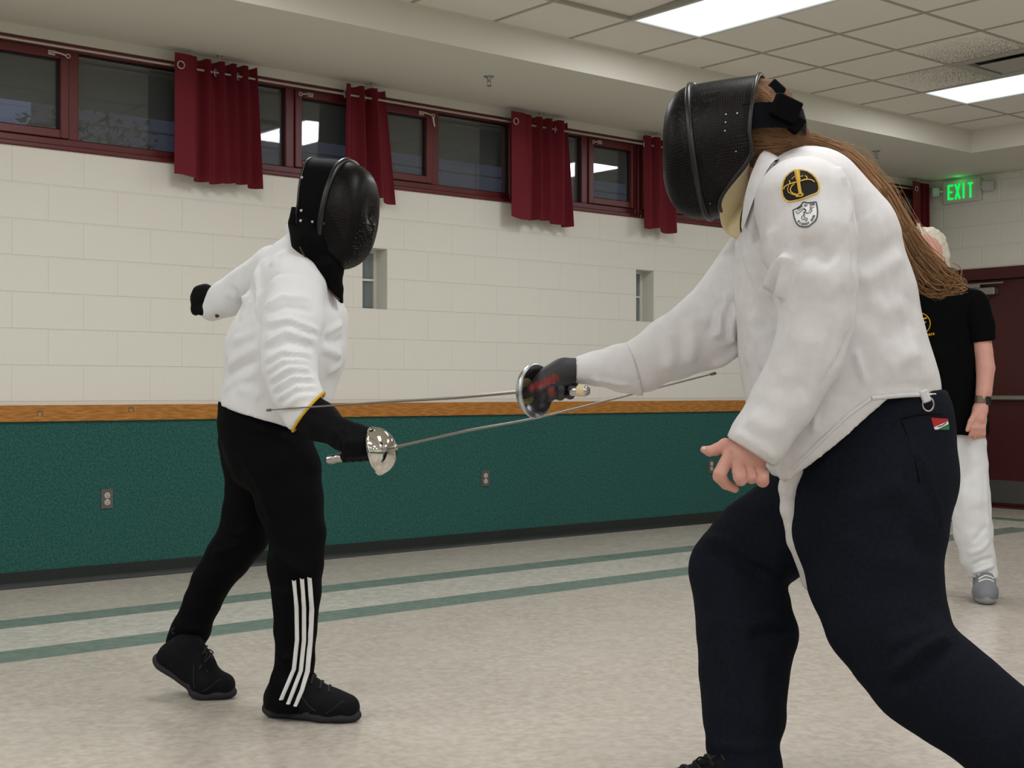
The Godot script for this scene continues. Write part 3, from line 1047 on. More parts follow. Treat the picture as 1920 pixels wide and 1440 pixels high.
	for k in 4:
		g = Geo.new()
		var lz := ez + (k - 1.5) * 0.076
		var bar := func(y0: float, z0: float, y1: float, z1_: float, w0: float):
			var a := U(XE - 0.053, ey + y0, lz + z0)
			var b := U(XE - 0.053, ey + y1, lz + z1_)
			var dn := (b - a).normalized()
			g.xbox(Transform3D(Basis(Vector3(1, 0, 0), dn, Vector3(1, 0, 0).cross(dn)), (a + b) / 2), Vector3(0.003, (b - a).length() / 2, w0 * K / 2))
		if k == 0:
			bar.call(-lh, -lw / 2 + ls / 2, lh, -lw / 2 + ls / 2, ls)
			for y in [-lh + ls / 2, 0.0, lh - ls / 2]: bar.call(y, -lw / 2 + ls, y, lw / 2 - (0.008 if y == 0.0 else 0.0), ls)
		elif k == 1:
			bar.call(-lh, -lw / 2 + 0.006, lh, lw / 2 - 0.006, ls)
			bar.call(lh, -lw / 2 + 0.006, -lh, lw / 2 - 0.006, ls)
		elif k == 2: bar.call(-lh, -0.012, lh, -0.012, ls)
		else:
			bar.call(-lh, -0.016, lh - ls, -0.016, ls)
			bar.call(lh - ls / 2, -lw / 2 - 0.012, lh - ls / 2, lw / 2 - 0.02, ls)
		put(g, "letter", gm, t)
	for s in [-1.0, 1.0]:
		g = Geo.new()
		g.tube([U(XE - 0.03, ey + 0.02, ez + s * 0.19), U(XE - 0.05, ey + 0.02, ez + s * 0.25)], [0.012], 8)
		var lamp := put(g, "lamp_arm", M.plastic, t)
		g = Geo.new()
		g.xbox(Transform3D(Basis(Vector3.UP, s * 0.35), U(XE - 0.07, ey + 0.015, ez + s * 0.29)), U(0.04, 0.045, 0.055), 0.01)
		put(g, "lamp_head", M.lens, lamp)
	g = Geo.new()
	g.lathe(U(XE - 0.05, ey - 0.06, ez + 0.17), Vector3(-1, 0, 0), [[0.004, 0.0], [0.004, 0.002], [0.0, 0.003]], 8)
	var red := mat(Color(0.9, 0.4, 0.4), 0.4)
	put(g, "indicator", red, t)
	var l := OmniLight3D.new()
	l.name = "sign_light"
	t.add_child(l)
	l.position = Vector3(-0.10, 0.125, 0.0) * K
	l.light_color = Color(0.05, 1.0, 0.45)
	l.light_energy = 0.004
	l.light_size = 0.06
	l.omni_range = 20.0
	l.shadow_enabled = true

# ---------------------------------------------------------------- outlets, sprinklers
func fittings() -> void:
	var places := [[3.145, "pewter wall outlet below the flat-edged curtain, left of the striped trousers"], [5.937, "pewter wall outlet between the two fencers"], [8.32, "pewter wall outlet beside the bare hand of the long haired fencer"]]
	for p in places:
		var t := thing("wall_outlet", p[1], "outlet", U(p[0], 0.467, 0.014), "outlets on the carpet wainscot")
		boxed(U(p[0] - 0.036, 0.41, 0.013), U(p[0] + 0.036, 0.525, 0.02), "cover_plate", M.pewter, t, 0.002)
		for s in [-1.0, 1.0]:
			var c := U(p[0], 0.467 + s * 0.02, 0.02)
			var g := Geo.new()
			g.lathe(c, Vector3(0, 0, 1), [[0.0165, 0.0], [0.0165, 0.002], [0.0145, 0.003], [0.0, 0.003]], 16)
			var f := put(g, "receptacle", M.ivory, t)
			g = Geo.new()
			for q in [[-0.006, 0.004, 0.0012, 0.0045], [0.006, 0.004, 0.0012, 0.0036], [0.0, -0.007, 0.0025, 0.0025]]:
				var o := c + Vector3(q[0], q[1], 0.0031)
				g.box(o - Vector3(q[2], q[3], 0.0006), o + Vector3(q[2], q[3], 0.0006))
			put(g, "slot", M.black, f)
		var g2 := Geo.new()
		g2.lathe(U(p[0], 0.467, 0.02), Vector3(0, 0, 1), [[0.003, 0.0], [0.003, 0.001], [0.0, 0.0015]], 8)
		put(g2, "screw", M.steel, t)
	for s in [[917.0, 143.0, "small ceiling sprinkler under the soffit above the bare block wall"], [1643.0, 283.0, "small ceiling sprinkler under the soffit above the long red-brown hair"]]:
		var r := ray(s[0], s[1])
		var p := EYE + r * ((SOF * K - EYE.y) / r.y)
		var t := thing("sprinkler", s[2], "sprinkler", p)
		var g := Geo.new()
		g.lathe(p, Vector3.DOWN, [[0.032, 0.0], [0.030, 0.004], [0.012, 0.008], [0.010, 0.03], [0.006, 0.032]], 16)
		put(g, "escutcheon", M.brushed, t)
		g = Geo.new()
		g.tube([p + Vector3(0.012, -0.03, 0), p + Vector3(0.012, -0.05, 0), p + Vector3(0, -0.058, 0), p + Vector3(-0.012, -0.05, 0), p + Vector3(-0.012, -0.03, 0)], [0.0025], 6)
		g.lathe(p + Vector3(0, -0.058, 0), Vector3.DOWN, [[0.0, 0.0], [0.016, 0.0], [0.016, 0.002], [0.0, 0.003]], 12)
		put(g, "deflector", M.steel, t)

# ---------------------------------------------------------------- people: helpers
func limb(f: Field, pts: Array, s := 0.03, flat := Vector3.ZERO, k := 1.0) -> void:
	# pts: [u, v, depth, radius in pixels]
	var out := []
	for p in pts: out.append([at(p[0], p[1], p[2]), px(p[3], p[2])])
	f.chain(out, s, flat, k)

func on(f: Field, u: float, v: float, near := 2.2) -> Vector3:
	# where the line of sight through a pixel first meets a body
	return f.hit(EYE, ray(u, v), near)

func fold(f: Field, pix: Array, width: float, height: float, near := 2.2) -> void:
	var pts := []
	for k in pix.size() - 1:
		for s in 3: pts.append(on(f, lerpf(pix[k][0], pix[k + 1][0], s / 3.0), lerpf(pix[k][1], pix[k + 1][1], s / 3.0), near))
	pts.append(on(f, pix[-1][0], pix[-1][1], near))
	f.folds.append([pts, width, height])

func ribbon(f: Field, pix: Array, wide: float, lift: float, g: Geo, near := 2.2, sub := 6, dirn := Vector2.ZERO) -> void:
	# a flat band laid on a body along a pixel path, wide pixels across
	var rows := []
	var path := []
	for k in pix.size() - 1:
		for s in sub: path.append(Vector2(pix[k][0], pix[k][1]).lerp(Vector2(pix[k + 1][0], pix[k + 1][1]), float(s) / sub))
	path.append(Vector2(pix[-1][0], pix[-1][1]))
	for k in path.size():
		var d: Vector2 = path[mini(k + 1, path.size() - 1)] - path[maxi(k - 1, 0)]
		var n := Vector2(-d.y, d.x).normalized() if dirn == Vector2.ZERO else dirn.normalized()
		var row := PackedVector3Array()
		var inner := PackedVector3Array()
		for j in 4:
			var q: Vector2 = path[k] + n * wide * (j / 3.0 - 0.5)
			var h := on(f, q.x, q.y, near)
			row.append(h + f.grad(h) * (lift if j == 1 or j == 2 else 0.0))
		rows.append(row)
	g.grid(rows)

func smooth(pts: Array, n: int) -> Array:
	var c := Curve3D.new()
	for k in pts.size():
		var t: Vector3 = (pts[mini(k + 1, pts.size() - 1)] - pts[maxi(k - 1, 0)]) / 6.0
		c.add_point(pts[k], -t, t)
	c.bake_interval = 0.01
	var out := []
	for k in n + 1: out.append(c.sample_baked(c.get_baked_length() * k / n, true))
	return out

func people_mats() -> void:
	var weave := noise_tex(0.28, Color.BLACK, Color.WHITE, 15, FastNoiseLite.TYPE_SIMPLEX, 256, 2)
	M.white_cloth = tri(relief(mat(Color(0.90, 0.905, 0.915), 0.85), weave, 0.03), 7.0)
	M.canvas = tri(relief(mat(Color(0.865, 0.86, 0.87), 0.85), weave, 0.03), 7.0)
	M.canvas.albedo_texture = noise_tex(0.006, Color(0.955, 0.95, 0.94), Color(1, 1, 1), 31, FastNoiseLite.TYPE_SIMPLEX, 512, 5)
	M.track = tri(relief(mat(Color(0.04, 0.042, 0.052), 0.8), weave, 0.02), 7.0)
	M.denim = tri(relief(mat(Color(0.11, 0.125, 0.16), 0.9), weave, 0.04), 7.0)
	M.denim.albedo_texture = noise_tex(0.02, Color(0.75, 0.75, 0.78), Color(1, 1, 1), 32, FastNoiseLite.TYPE_SIMPLEX, 512, 5)
	M.tee = tri(relief(mat(Color(0.028, 0.03, 0.038), 0.85), weave, 0.03), 7.0)
	M.glove = tri(relief(mat(Color(0.07, 0.07, 0.078), 0.65), weave, 0.03), 7.0)
	M.mask_cloth = tri(relief(mat(Color(0.028, 0.03, 0.036), 0.7), weave, 0.02), 7.0)
	for k in ["tee", "mask_cloth", "glove", "track", "denim"]: M[k].metallic_specular = 0.18
	M.skin = mat(Color(0.81, 0.60, 0.545), 0.55)
	M.skin.subsurf_scatter_enabled = true
	M.skin.subsurf_scatter_strength = 0.15
	M.skin.vertex_color_use_as_albedo = true
	M.glove_grey = tri(relief(mat(Color(1, 1, 1), 0.6), weave, 0.03), 7.0)
	M.glove_grey.vertex_color_use_as_albedo = true
	M.navy_strap = tri(relief(mat(Color(0.035, 0.045, 0.065), 0.8), weave, 0.04), 7.0)
	M.yellow = mat(Color(0.85, 0.66, 0.12), 0.7)
	M.stripe = mat(Color(0.92, 0.92, 0.92), 0.7)
	M.shoe = tri(relief(mat(Color(0.075, 0.077, 0.088), 0.7), weave, 0.04), 7.0)
	M.sole = mat(Color(0.21, 0.205, 0.225), 0.75)
	M.lace = mat(Color(0.10, 0.10, 0.115), 0.8)
	M.shoe_grey = tri(relief(mat(Color(0.50, 0.51, 0.54), 0.8), weave, 0.04), 7.0)
	M.sole_grey = mat(Color(0.55, 0.55, 0.55), 0.7)
	for k in ["shoe", "sole", "navy_strap"]: M[k].metallic_specular = 0.22
	M.mask_trim = mat(Color(0.05, 0.055, 0.065), 0.32)
	M.cream = mat(Color(0.83, 0.77, 0.62), 0.8)
	M.chrome = mat(Color(0.84, 0.83, 0.81), 0.07, 1.0)
	M.alu = mat(Color(0.78, 0.79, 0.80), 0.3, 1.0)
	M.blade = mat(Color(0.55, 0.53, 0.51), 0.3, 1.0)
	M.bowl_in = mat(Color(0.68, 0.62, 0.44), 0.9)
	M.leather = mat(Color(0.30, 0.17, 0.08), 0.6)
	M.gold = mat(Color(0.83, 0.66, 0.22), 0.6)
	M.black_patch = mat(Color(0.03, 0.03, 0.035), 0.85)
	# wire mesh of a mask: woven wires with open holes
	var im := Image.create(64, 64, false, Image.FORMAT_RGBA8)
	for y in 64:
		for x in 64:
			var dx := absf(fposmod(x + 0.5, 32.0) - 16.0)
			var dy := absf(fposmod(y + 0.5, 32.0) - 16.0)
			var wire := dx > 4.6 or dy > 4.6
			var hi := clampf((maxf(dx, dy) - 4.6) / 11.4, 0.0, 1.0)
			im.set_pixel(x, y, Color(0.6 + 0.4 * hi, 0.6 + 0.4 * hi, 0.6 + 0.4 * hi, 1.0 if wire else 0.0))
	var wt := ImageTexture.create_from_image(im)
	M.wire = mat(Color(0.035, 0.035, 0.042), 0.4, 0.0)
	M.wire.metallic_specular = 0.3
	M.wire.albedo_texture = wt
	M.wire.transparency = BaseMaterial3D.TRANSPARENCY_ALPHA_SCISSOR
	M.wire.alpha_scissor_threshold = 0.5
	M.wire.cull_mode = BaseMaterial3D.CULL_DISABLED
	M.hair = mat(Color(0.70, 0.56, 0.43), 0.75)
	M.hair.metallic_specular = 0.3
	M.hair.vertex_color_use_as_albedo = true
	M.hair_white = mat(Color(0.86, 0.84, 0.79), 0.55)
	M.hair_white.vertex_color_use_as_albedo = true

func cloth_noise(seed_: int, freq: float) -> FastNoiseLite:
	var n := FastNoiseLite.new()
	n.seed = seed_
	n.frequency = freq
	n.fractal_octaves = 2
	return n

func people() -> void:
	people_mats()
	striped_fencer()
	long_haired_fencer()
	bystander()
	swords()

# a fencing mask as a lofted bullet: rim loop, side walls, domed front
func mask_rows(o: Vector3, f: Vector3, up: Vector3, hw: float, hh: float, l1: float, l2: float, chin: float, part: int, n := 72) -> Array:
	var s := f.cross(up).normalized()
	up = s.cross(f).normalized()
	var rows := []
	var loop := func(k: int) -> Vector2:
		var a := TAU * k / n
		var c := cos(a)
		var sn := sin(a)
		var y := hh * signf(c) * pow(absf(c), 0.85)
		var x := hw * signf(sn) * pow(absf(sn), 0.8) * (1.0 - 0.16 * clampf(-y / hh, 0.0, 1.0))
		return Vector2(x, y)
	var steps := 10
	for r in steps + 1:
		var t := float(r) / steps
		var row := PackedVector3Array()
		for k in n:
			var q: Vector2 = loop.call(k)
			if part == 0:
				var xr := chin * smoothstep(0.25, 1.0, -q.y / hh) - 0.03 * clampf(q.y / hh, 0.0, 1.0)
				var sc := lerpf(0.955, 1.0, sin(t * PI * 0.5))
				row.append(o + f * lerpf(xr, l1, t) + s * q.x * sc + up * q.y * sc)
			else:
				var a := t * PI * 0.5
				var sc := pow(cos(minf(a, PI * 0.4999)), 0.62)
				var bulge := pow(sin(a), 0.9)
				row.append(o + f * (l1 + l2 * bulge * (1.0 - 0.12 * q.y / hh * t)) + s * q.x * sc + up * (q.y * sc - 0.012 * t))
		rows.append(row)
	return rows

func mask_bead(rows: Array, at_row: int, from: int, to: int, r: float, g: Geo) -> void:
	var pts := []
	var n: int = rows[0].size()
	for k in range(from, to + 1): pts.append(rows[at_row][posmod(k, n)])
	g.tube(pts, [r], 8, true)

# shoe in its own frame: x to the toe, y up, heel lifted by flexing at the ball of the foot
func shoe(parent: Node3D, called: String, heel: Vector3, dir: Vector3, size: float, lift: float, upper: Material, sole: Material, lace: Material, tall := 0.0) -> void:
	var fx := Vector3(dir.x, 0, dir.z).normalized()
	var side := fx.cross(Vector3.UP)
	var xb := 0.205
	var P := func(x: float, y: float, z: float) -> Vector3:
		if lift > 0.0 and x < xb:
			var w := smoothstep(0.0, 0.06, xb - x)
			var a := lift * w
			var dx := x - xb
			var dy := y - 0.0
			x = xb + dx * cos(a) + dy * sin(a)
			y = -dx * sin(a) + dy * cos(a)
		return heel + (fx * x + Vector3.UP * y + side * z) * size
	var rr := func(r: float) -> float: return r * size
	var f := Field.new()
	for b in [
		[0.045, 0.062, 0.0, 0.041, 0.08, 0.07, 0.0, 0.044], [0.06, 0.105 + tall, 0.0, 0.036, 0.085, 0.07, 0.0, 0.044], [0.085, 0.118 + tall, 0.0, 0.038, 0.15, 0.085, 0.0, 0.035],
		[0.040, 0.036, 0.0, 0.034, 0.12, 0.036, 0.0, 0.032], [0.12, 0.036, 0.004, 0.031, 0.20, 0.036, 0.012, 0.032], [0.12, 0.036, -0.004, 0.031, 0.20, 0.036, -0.008, 0.032], [0.20, 0.036, 0.010, 0.032, 0.262, 0.034, 0.004, 0.029],
		[0.12, 0.055, 0.010, 0.036, 0.21, 0.048, 0.018, 0.033], [0.12, 0.055, -0.010, 0.036, 0.21, 0.048, -0.014, 0.033],
		[0.21, 0.048, 0.018, 0.033, 0.262, 0.042, 0.006, 0.030], [0.21, 0.048, -0.014, 0.033, 0.262, 0.042, -0.006, 0.030], [0.14, 0.086, 0.0, 0.034, 0.235, 0.048, 0.0, 0.030]]:
		f.bone(P.call(b[0], b[1], b[2]), P.call(b[4], b[5], b[6]), rr.call(b[3]), rr.call(b[7]), 0.025)
	if lift <= 0.0: f.cut(P.call(0.1, 0.018, 0), Vector3.DOWN)
	var g := Geo.new()
	f.build(0.0055, g)
	var o := put(g, called, upper, parent)
	var f2 := f
	f = Field.new()
	var n := Vector3.UP
	for b in [[0.042, 0.0, 0.040, 0.12, 0.0, 0.037], [0.12, 0.003, 0.037, 0.20, 0.004, 0.047], [0.20, 0.004, 0.047, 0.252, 0.002, 0.040], [0.252, 0.002, 0.040, 0.260, 0.0, 0.036]]:
		var p: Vector3 = P.call(b[0], 0.017, b[1])
		var q: Vector3 = P.call(b[3], 0.017, b[4])
		var nn := (q - p).normalized().cross(side).normalized()
		f.bone(p, q, rr.call(b[2]), rr.call(b[5]), 0.008, nn, 0.46)
	# heel and toe guards climbing the upper
	f.bone(P.call(0.012, 0.03, 0), P.call(0.016, 0.06, 0), rr.call(0.013), rr.call(0.008), 0.02)
	f.bone(P.call(0.288, 0.022, 0), P.call(0.288, 0.042, 0), rr.call(0.013), rr.call(0.008), 0.02)
	for z in [-1.0, 1.0]:
		f.bone(P.call(0.15, 0.024, z * 0.040), P.call(0.175, 0.045, z * 0.041), rr.call(0.006), rr.call(0.005), 0.012)
		f.bone(P.call(0.175, 0.045, z * 0.041), P.call(0.20, 0.024, z * 0.044), rr.call(0.005), rr.call(0.006), 0.012)
	f.cut(Vector3(0, 0.0015, 0), Vector3.DOWN)
	g = Geo.new()
	f.build(0.005, g)
	put(g, "sole", sole, o)
	g = Geo.new()
	for k in 4:
		var x := 0.125 + k * 0.027
		var y := 0.124 - k * 0.0125
		var lc := []
		for z in [-0.028, -0.016, 0.0, 0.016, 0.028]:
			var c: Vector3 = P.call(x + 0.01 * z / 0.028, y + 0.01 - absf(z) * 0.5, z)
			var n2 := f2.grad(c)
			lc.append(c - n2 * (f2.d(c) - 0.002))
		g.tube(lc, [0.0036 * size], 6)
	for z in [-1.0, 1.0]:
		var lp := []
		for k in 9:
			var a := PI * 2.0 * k / 8
			lp.append(P.call(0.125 + 0.014 * (1.0 - cos(a)), 0.120 + 0.010 * sin(a), z * (0.008 + 0.012 * (1.0 - cos(a)))))
		g.tube(lp, [0.0022 * size], 6, false)
	put(g, "laces", lace, o)
	if lift > 0.0:
		g = Geo.new()
		var hp := []
		for k in 9:
			var a := TAU * k / 8
			hp.append(P.call(0.026 - 0.010 * (1.0 - cos(a)), 0.128 + tall + 0.008 * sin(a), 0.0))
		g.tube(hp, [0.003 * size], 6, false)
		put(g, "heel_loop", lace, o)
	# overlay seams on the toe and flanks
	g = Geo.new()
	for z in [-1.0, 1.0]:
		var sp := []
		for q in [[0.285, 0.045, 0.004], [0.262, 0.058, 0.022], [0.235, 0.045, 0.043], [0.215, 0.034, 0.047]]:
			var c: Vector3 = P.call(q[0], q[1], z * q[2])
			sp.append(c - f2.grad(c) * f2.d(c))
		g.tube(smooth(sp, 10), [0.0016 * size], 5)
		sp = []
		for q in [[0.13, 0.085, 0.036], [0.165, 0.05, 0.045], [0.19, 0.04, 0.047]]:
			var c: Vector3 = P.call(q[0], q[1], z * q[2])
			sp.append(c - f2.grad(c) * f2.d(c))
		g.tube(smooth(sp, 8), [0.0016 * size], 5)
	put(g, "seam", sole, o)

# ---------------------------------------------------------------- fencer with striped track trousers
func striped_fencer() -> void:
	var base := Vector3(at(500, 1330, 4.3).x, 0, at(500, 1330, 4.3).z)
	var p := thing("person", "masked fencer in white jacket and black striped track trousers stepping forward, black gloves", "person", base)
	var F := fwd
	var fj := Field.new()
	# jacket trunk: shoulders lie along the line of sight
	limb(fj, [[507, 790, 4.33, 92], [512, 760, 4.33, 95], [533, 660, 4.33, 106], [548, 600, 4.33, 94], [555, 545, 4.32, 80], [556, 500, 4.31, 52], [563, 455, 4.30, 30]], 0.05, F, 1.22)
	limb(fj, [[560, 530, 4.18, 42], [550, 520, 4.32, 58], [520, 510, 4.46, 42]], 0.06)
	limb(fj, [[622, 600, 4.33, 24], [618, 660, 4.33, 26], [604, 740, 4.33, 22]], 0.05, F, 2.2)
	# rear arm flung back
	limb(fj, [[515, 505, 4.46, 44], [462, 535, 4.52, 37], [425, 556, 4.55, 31], [404, 564, 4.57, 25]], 0.03)
	limb(fj, [[425, 565, 4.53, 30], [396, 580, 4.56, 22]], 0.02)
	fj.cut(at(484, 778.5, 4.3), rgt * -0.29 - Vector3.UP * 0.957)
	var cuffn := rgt * -0.86 - Vector3.UP * 0.4
	var nz := cloth_noise(3, 9.0)
	for q in [
		[[[426, 690], [450, 668], [487, 650]], 0.014, -0.0095], [[[420, 712], [450, 690], [490, 676]], 0.012, 0.0081], [[[433, 640], [460, 630], [486, 622]], 0.014, -0.0081],
		[[[482, 500], [485, 550], [486, 610]], 0.012, -0.0135], [[[470, 530], [474, 580], [480, 620]], 0.013, 0.0095],
		[[[606, 628], [625, 616], [644, 604]], 0.010, -0.0108], [[[600, 652], [622, 660], [642, 668]], 0.013, -0.0121], [[[604, 640], [630, 640], [644, 636]], 0.012, 0.0081],
		[[[420, 545], [440, 560], [450, 585]], 0.010, -0.0108], [[[440, 525], [455, 545], [462, 570]], 0.010, -0.0108], [[[428, 535], [446, 552], [455, 578]], 0.008, 0.0081],
		[[[430, 660], [455, 645], [484, 640]], 0.012, 0.007], [[[416, 735], [445, 712], [488, 700]], 0.014, -0.008], [[[450, 600], [462, 585], [470, 560]], 0.012, -0.009], [[[612, 700], [628, 690], [640, 684]], 0.012, -0.007], [[[505, 500], [520, 480], [545, 470]], 0.012, -0.006], [[[490, 750], [470, 735], [440, 728]], 0.015, -0.0068], [[[488, 560], [510, 535], [560, 524], [600, 545]], 0.008, -0.0081]]:
		fold(fj, q[0], q[1], q[2], 3.2)
	var g := Geo.new()
	fj.build(0.009, g, nz, 0.004)
	# sword arm sleeve
	var fs := Field.new()
	limb(fs, [[553, 560, 4.17, 56], [549, 600, 4.13, 59], [542, 645, 4.09, 55], [543, 690, 4.05, 51], [560, 735, 4.01, 42], [590, 785, 3.97, 37]], 0.03)
	limb(fs, [[530, 735, 4.02, 22], [552, 790, 3.99, 16]], 0.04)
	fs.cut(at(578, 774, 3.99), rgt * 0.78 - Vector3.UP * 0.63)
	for q in [
		[[[492, 578], [530, 556], [590, 562]], 0.011, -0.0108], [[[492, 592], [535, 575], [596, 585]], 0.010, 0.0081], [[[492, 608], [540, 600], [604, 624]], 0.011, -0.0121], [[[490, 622], [545, 608], [600, 634]], 0.009, 0.0081],
		[[[491, 648], [535, 622], [598, 642]], 0.012, -0.0135], [[[490, 662], [540, 640], [596, 655]], 0.010, 0.0081], [[[492, 680], [530, 660], [590, 668]], 0.010, -0.0121], [[[496, 700], [530, 676], [584, 678]], 0.010, -0.0121],
		[[[494, 690], [530, 668], [588, 674]], 0.008, 0.0068], [[[500, 718], [540, 692], [586, 694]], 0.010, -0.0121], [[[506, 735], [548, 708], [592, 712]], 0.010, -0.0121], [[[515, 752], [555, 726], [598, 728]], 0.010, -0.0108],
		[[[503, 726], [545, 700], [590, 703]], 0.008, 0.0081], [[[512, 744], [552, 717], [596, 720]], 0.008, 0.0081], [[[528, 768], [560, 745], [600, 742]], 0.010, -0.0081]]:
		fold(fs, q[0], q[1], q[2], 3.2)
	fs.build(0.0075, g, nz, 0.003)
	var jacket := put(g, "jacket", M.white_cloth, p)
	tag(jacket, "white cotton fencing jacket with creased sleeves")
	# stand-up collar behind the mask bib
	var fc := Field.new()
	limb(fc, [[543, 428, 4.30, 8], [550, 452, 4.27, 9], [562, 478, 4.22, 9]], 0.02, F, 1.6)
	g = Geo.new()
	fc.build(0.006, g)
	put(g, "collar", M.white_cloth, jacket)
	# snap on the rear cuff
	g = Geo.new()
	var sn := on(fj, 407, 592, 3.2)
	g.lathe(sn, (EYE - sn), [[0.007, -0.002], [0.007, 0.003], [0.0, 0.004]], 12)
	put(g, "cuff_snap", M.leather, jacket)
	# trousers
	var ft := Field.new()
	limb(ft, [[496, 762, 4.33, 84], [497, 800, 4.33, 84], [500, 850, 4.32, 76]], 0.05, F, 1.15)
	limb(ft, [[515, 830, 4.27, 70], [530, 880, 4.25, 70], [542, 935, 4.23, 63], [557, 1000, 4.21, 53], [554, 1060, 4.20, 52], [556, 1110, 4.20, 45], [553, 1180, 4.21, 39], [553, 1240, 4.215, 37], [547, 1285, 4.215, 41], [540, 1318, 4.205, 38]], 0.03)
	limb(ft, [[468, 830, 4.40, 58], [472, 905, 4.43, 48], [466, 960, 4.46, 47], [456, 1005, 4.48, 46], [428, 1045, 4.50, 43], [396, 1092, 4.52, 36], [378, 1132, 4.54, 34], [358, 1180, 4.555, 35], [345, 1205, 4.56, 34]], 0.03)
	ft.cut(at(484, 766, 4.3), rgt * 0.2 + Vector3.UP * 1.0)
	ft.cut(Vector3(0, 0.03, 0), Vector3.DOWN)
	for q in [
		[[[505, 1030], [540, 1060], [585, 1080]], 0.014, -0.0105], [[[512, 1105], [530, 1112], [548, 1108]], 0.010, -0.0120], [[[516, 1180], [530, 1192], [545, 1186]], 0.010, 0.0040], [[[517, 1225], [530, 1236], [548, 1232]], 0.010, -0.0120],
		[[[517, 1255], [533, 1266], [545, 1262]], 0.010, 0.0040], [[[420, 985], [445, 1000], [475, 990]], 0.012, -0.0120], [[[395, 1040], [425, 1030], [462, 1012]], 0.012, -0.0105],
		[[[335, 1165], [355, 1180], [385, 1178]], 0.010, -0.0120], [[[325, 1190], [350, 1200], [378, 1196]], 0.010, 0.0120], [[[440, 830], [480, 900], [520, 1000]], 0.012, -0.0090], [[[460, 800], [510, 812], [560, 835]], 0.012, -0.0075]]:
		fold(ft, q[0], q[1], q[2], 3.2)
	g = Geo.new()
	ft.build(0.0085, g, cloth_noise(5, 7.0), 0.004)
	var tr := put(g, "trousers", M.track, p)
	tag(tr, "black track trousers with three white stripes on the shin")
	for st in [
		[[551, 1087], [556, 1140], [557, 1200], [551, 1255], [537, 1288], [527, 1312]],
		[[566, 1084], [570, 1140], [570, 1200], [564, 1258], [551, 1292], [540, 1320]],
		[[580, 1082], [584, 1140], [581, 1200], [576, 1258], [566, 1294], [553, 1324]]]:
		g = Geo.new()
		ribbon(ft, st, 8.0, 0.0095, g, 3.2, 8, Vector2(1, 0.05))
		put(g, "stripe", M.stripe, tr)
	# shoes
	shoe(p, "shoe", Vector3(at(495, 1340, 4.24).x, 0, at(495, 1340, 4.24).z), rgt * 0.96 - fwd * 0.25, 1.07, 0.0, M.shoe, M.sole, M.lace)
	var bh := at(268, 1312, 4.52)
	shoe(p, "shoe", Vector3(bh.x, 0, bh.z), rgt * 0.98 - fwd * 0.12, 1.07, 0.52, M.shoe, M.sole, M.lace)
	# body under the clothes
	var fb := Field.new()
	limb(fb, [[613, 366, 4.27, 42], [618, 398, 4.27, 40], [624, 430, 4.27, 30]], 0.03, F, 0.95)
	limb(fb, [[640, 405, 4.262, 7], [644, 412, 4.258, 8]], 0.02)
	limb(fb, [[595, 425, 4.28, 30], [570, 480, 4.31, 32], [555, 545, 4.32, 60], [533, 660, 4.33, 80], [507, 790, 4.33, 72]], 0.04, F, 1.15)
	limb(fb, [[553, 560, 4.2, 35], [543, 690, 4.06, 30], [600, 785, 3.97, 22], [650, 815, 3.91, 17]], 0.03)
	limb(fb, [[515, 505, 4.46, 30], [425, 556, 4.55, 22], [388, 562, 4.57, 18]], 0.03)
	limb(fb, [[515, 830, 4.27, 52], [540, 935, 4.23, 45], [556, 1010, 4.21, 36], [552, 1180, 4.21, 26], [550, 1290, 4.22, 22]], 0.03)
	limb(fb, [[468, 830, 4.40, 42], [464, 960, 4.46, 34], [452, 1005, 4.48, 31], [428, 1045, 4.50, 28], [396, 1092, 4.52, 23], [358, 1180, 4.555, 21], [346, 1215, 4.56, 20]], 0.03)
	g = Geo.new()
	fb.build(0.013, g)
	put(g, "body", M.skin, p)
	# gauntlet glove on the sword hand
	var fg := Field.new()
	limb(fg, [[571, 770, 3.985, 38], [600, 790, 3.96, 37], [640, 815, 3.91, 25], [658, 822, 3.90, 24]], 0.03)
	limb(fg, [[650, 818, 3.905, 24], [676, 826, 3.895, 26]], 0.03, F, 0.8)
	fg.cut(at(577, 773.5, 3.985), rgt * -0.78 + Vector3.UP * 0.63)
	for k in 4:
		var u := 648.0 + k * 14.0
		var y := 812.0 - k * 1.0
		limb(fg, [[u + 4, y + 4, 3.895, 11], [u + 3, y + 20, 3.845, 10], [u + 2, y + 38, 3.85, 9.5], [u, y + 48, 3.878, 8.5]], 0.008)
	limb(fg, [[652, 812, 3.93, 12], [676, 806, 3.915, 10], [696, 812, 3.90, 9]], 0.012)
	fold(fg, [[625, 800], [640, 822], [638, 845]], 0.008, -0.006, 3.2)
	fold(fg, [[640, 800], [655, 815], [650, 840]], 0.007, -0.006, 3.2)
	g = Geo.new()
	fg.build(0.0055, g)
	var gl := put(g, "glove", M.glove, p)
	tag(gl, "black gauntlet glove with yellow piping round a white sleeve")
	g = Geo.new()
	var rim := []
	for k in 29:
		var a := TAU * k / 28
		# the cuff edge is a ring round the arm
		var c := at(577, 773.5, 3.985)
		var e1 := (rgt * -0.63 - Vector3.UP * 0.78).normalized()
		var dirr := (e1 * cos(a) + F * sin(a)).normalized()
		var tt := 0.01
		while tt < 0.12 and minf(fs.d(c + dirr * tt), fg.d(c + dirr * tt)) < 0.0: tt += 0.0015
		rim.append(c + dirr * tt)
	g.tube(rim, [0.0042], 7, false)
	put(g, "piping", M.yellow, gl)
	# fist of the rear hand
	fg = Field.new()
	limb(fg, [[402, 562, 4.57, 23], [384, 560, 4.575, 27]], 0.03)
	for k in 4:
		limb(fg, [[386 - k * 3, 542 + k * 11, 4.56, 10], [372 - k * 1.5, 546 + k * 11, 4.555, 10], [370 - k, 556 + k * 9, 4.575, 9]], 0.008)
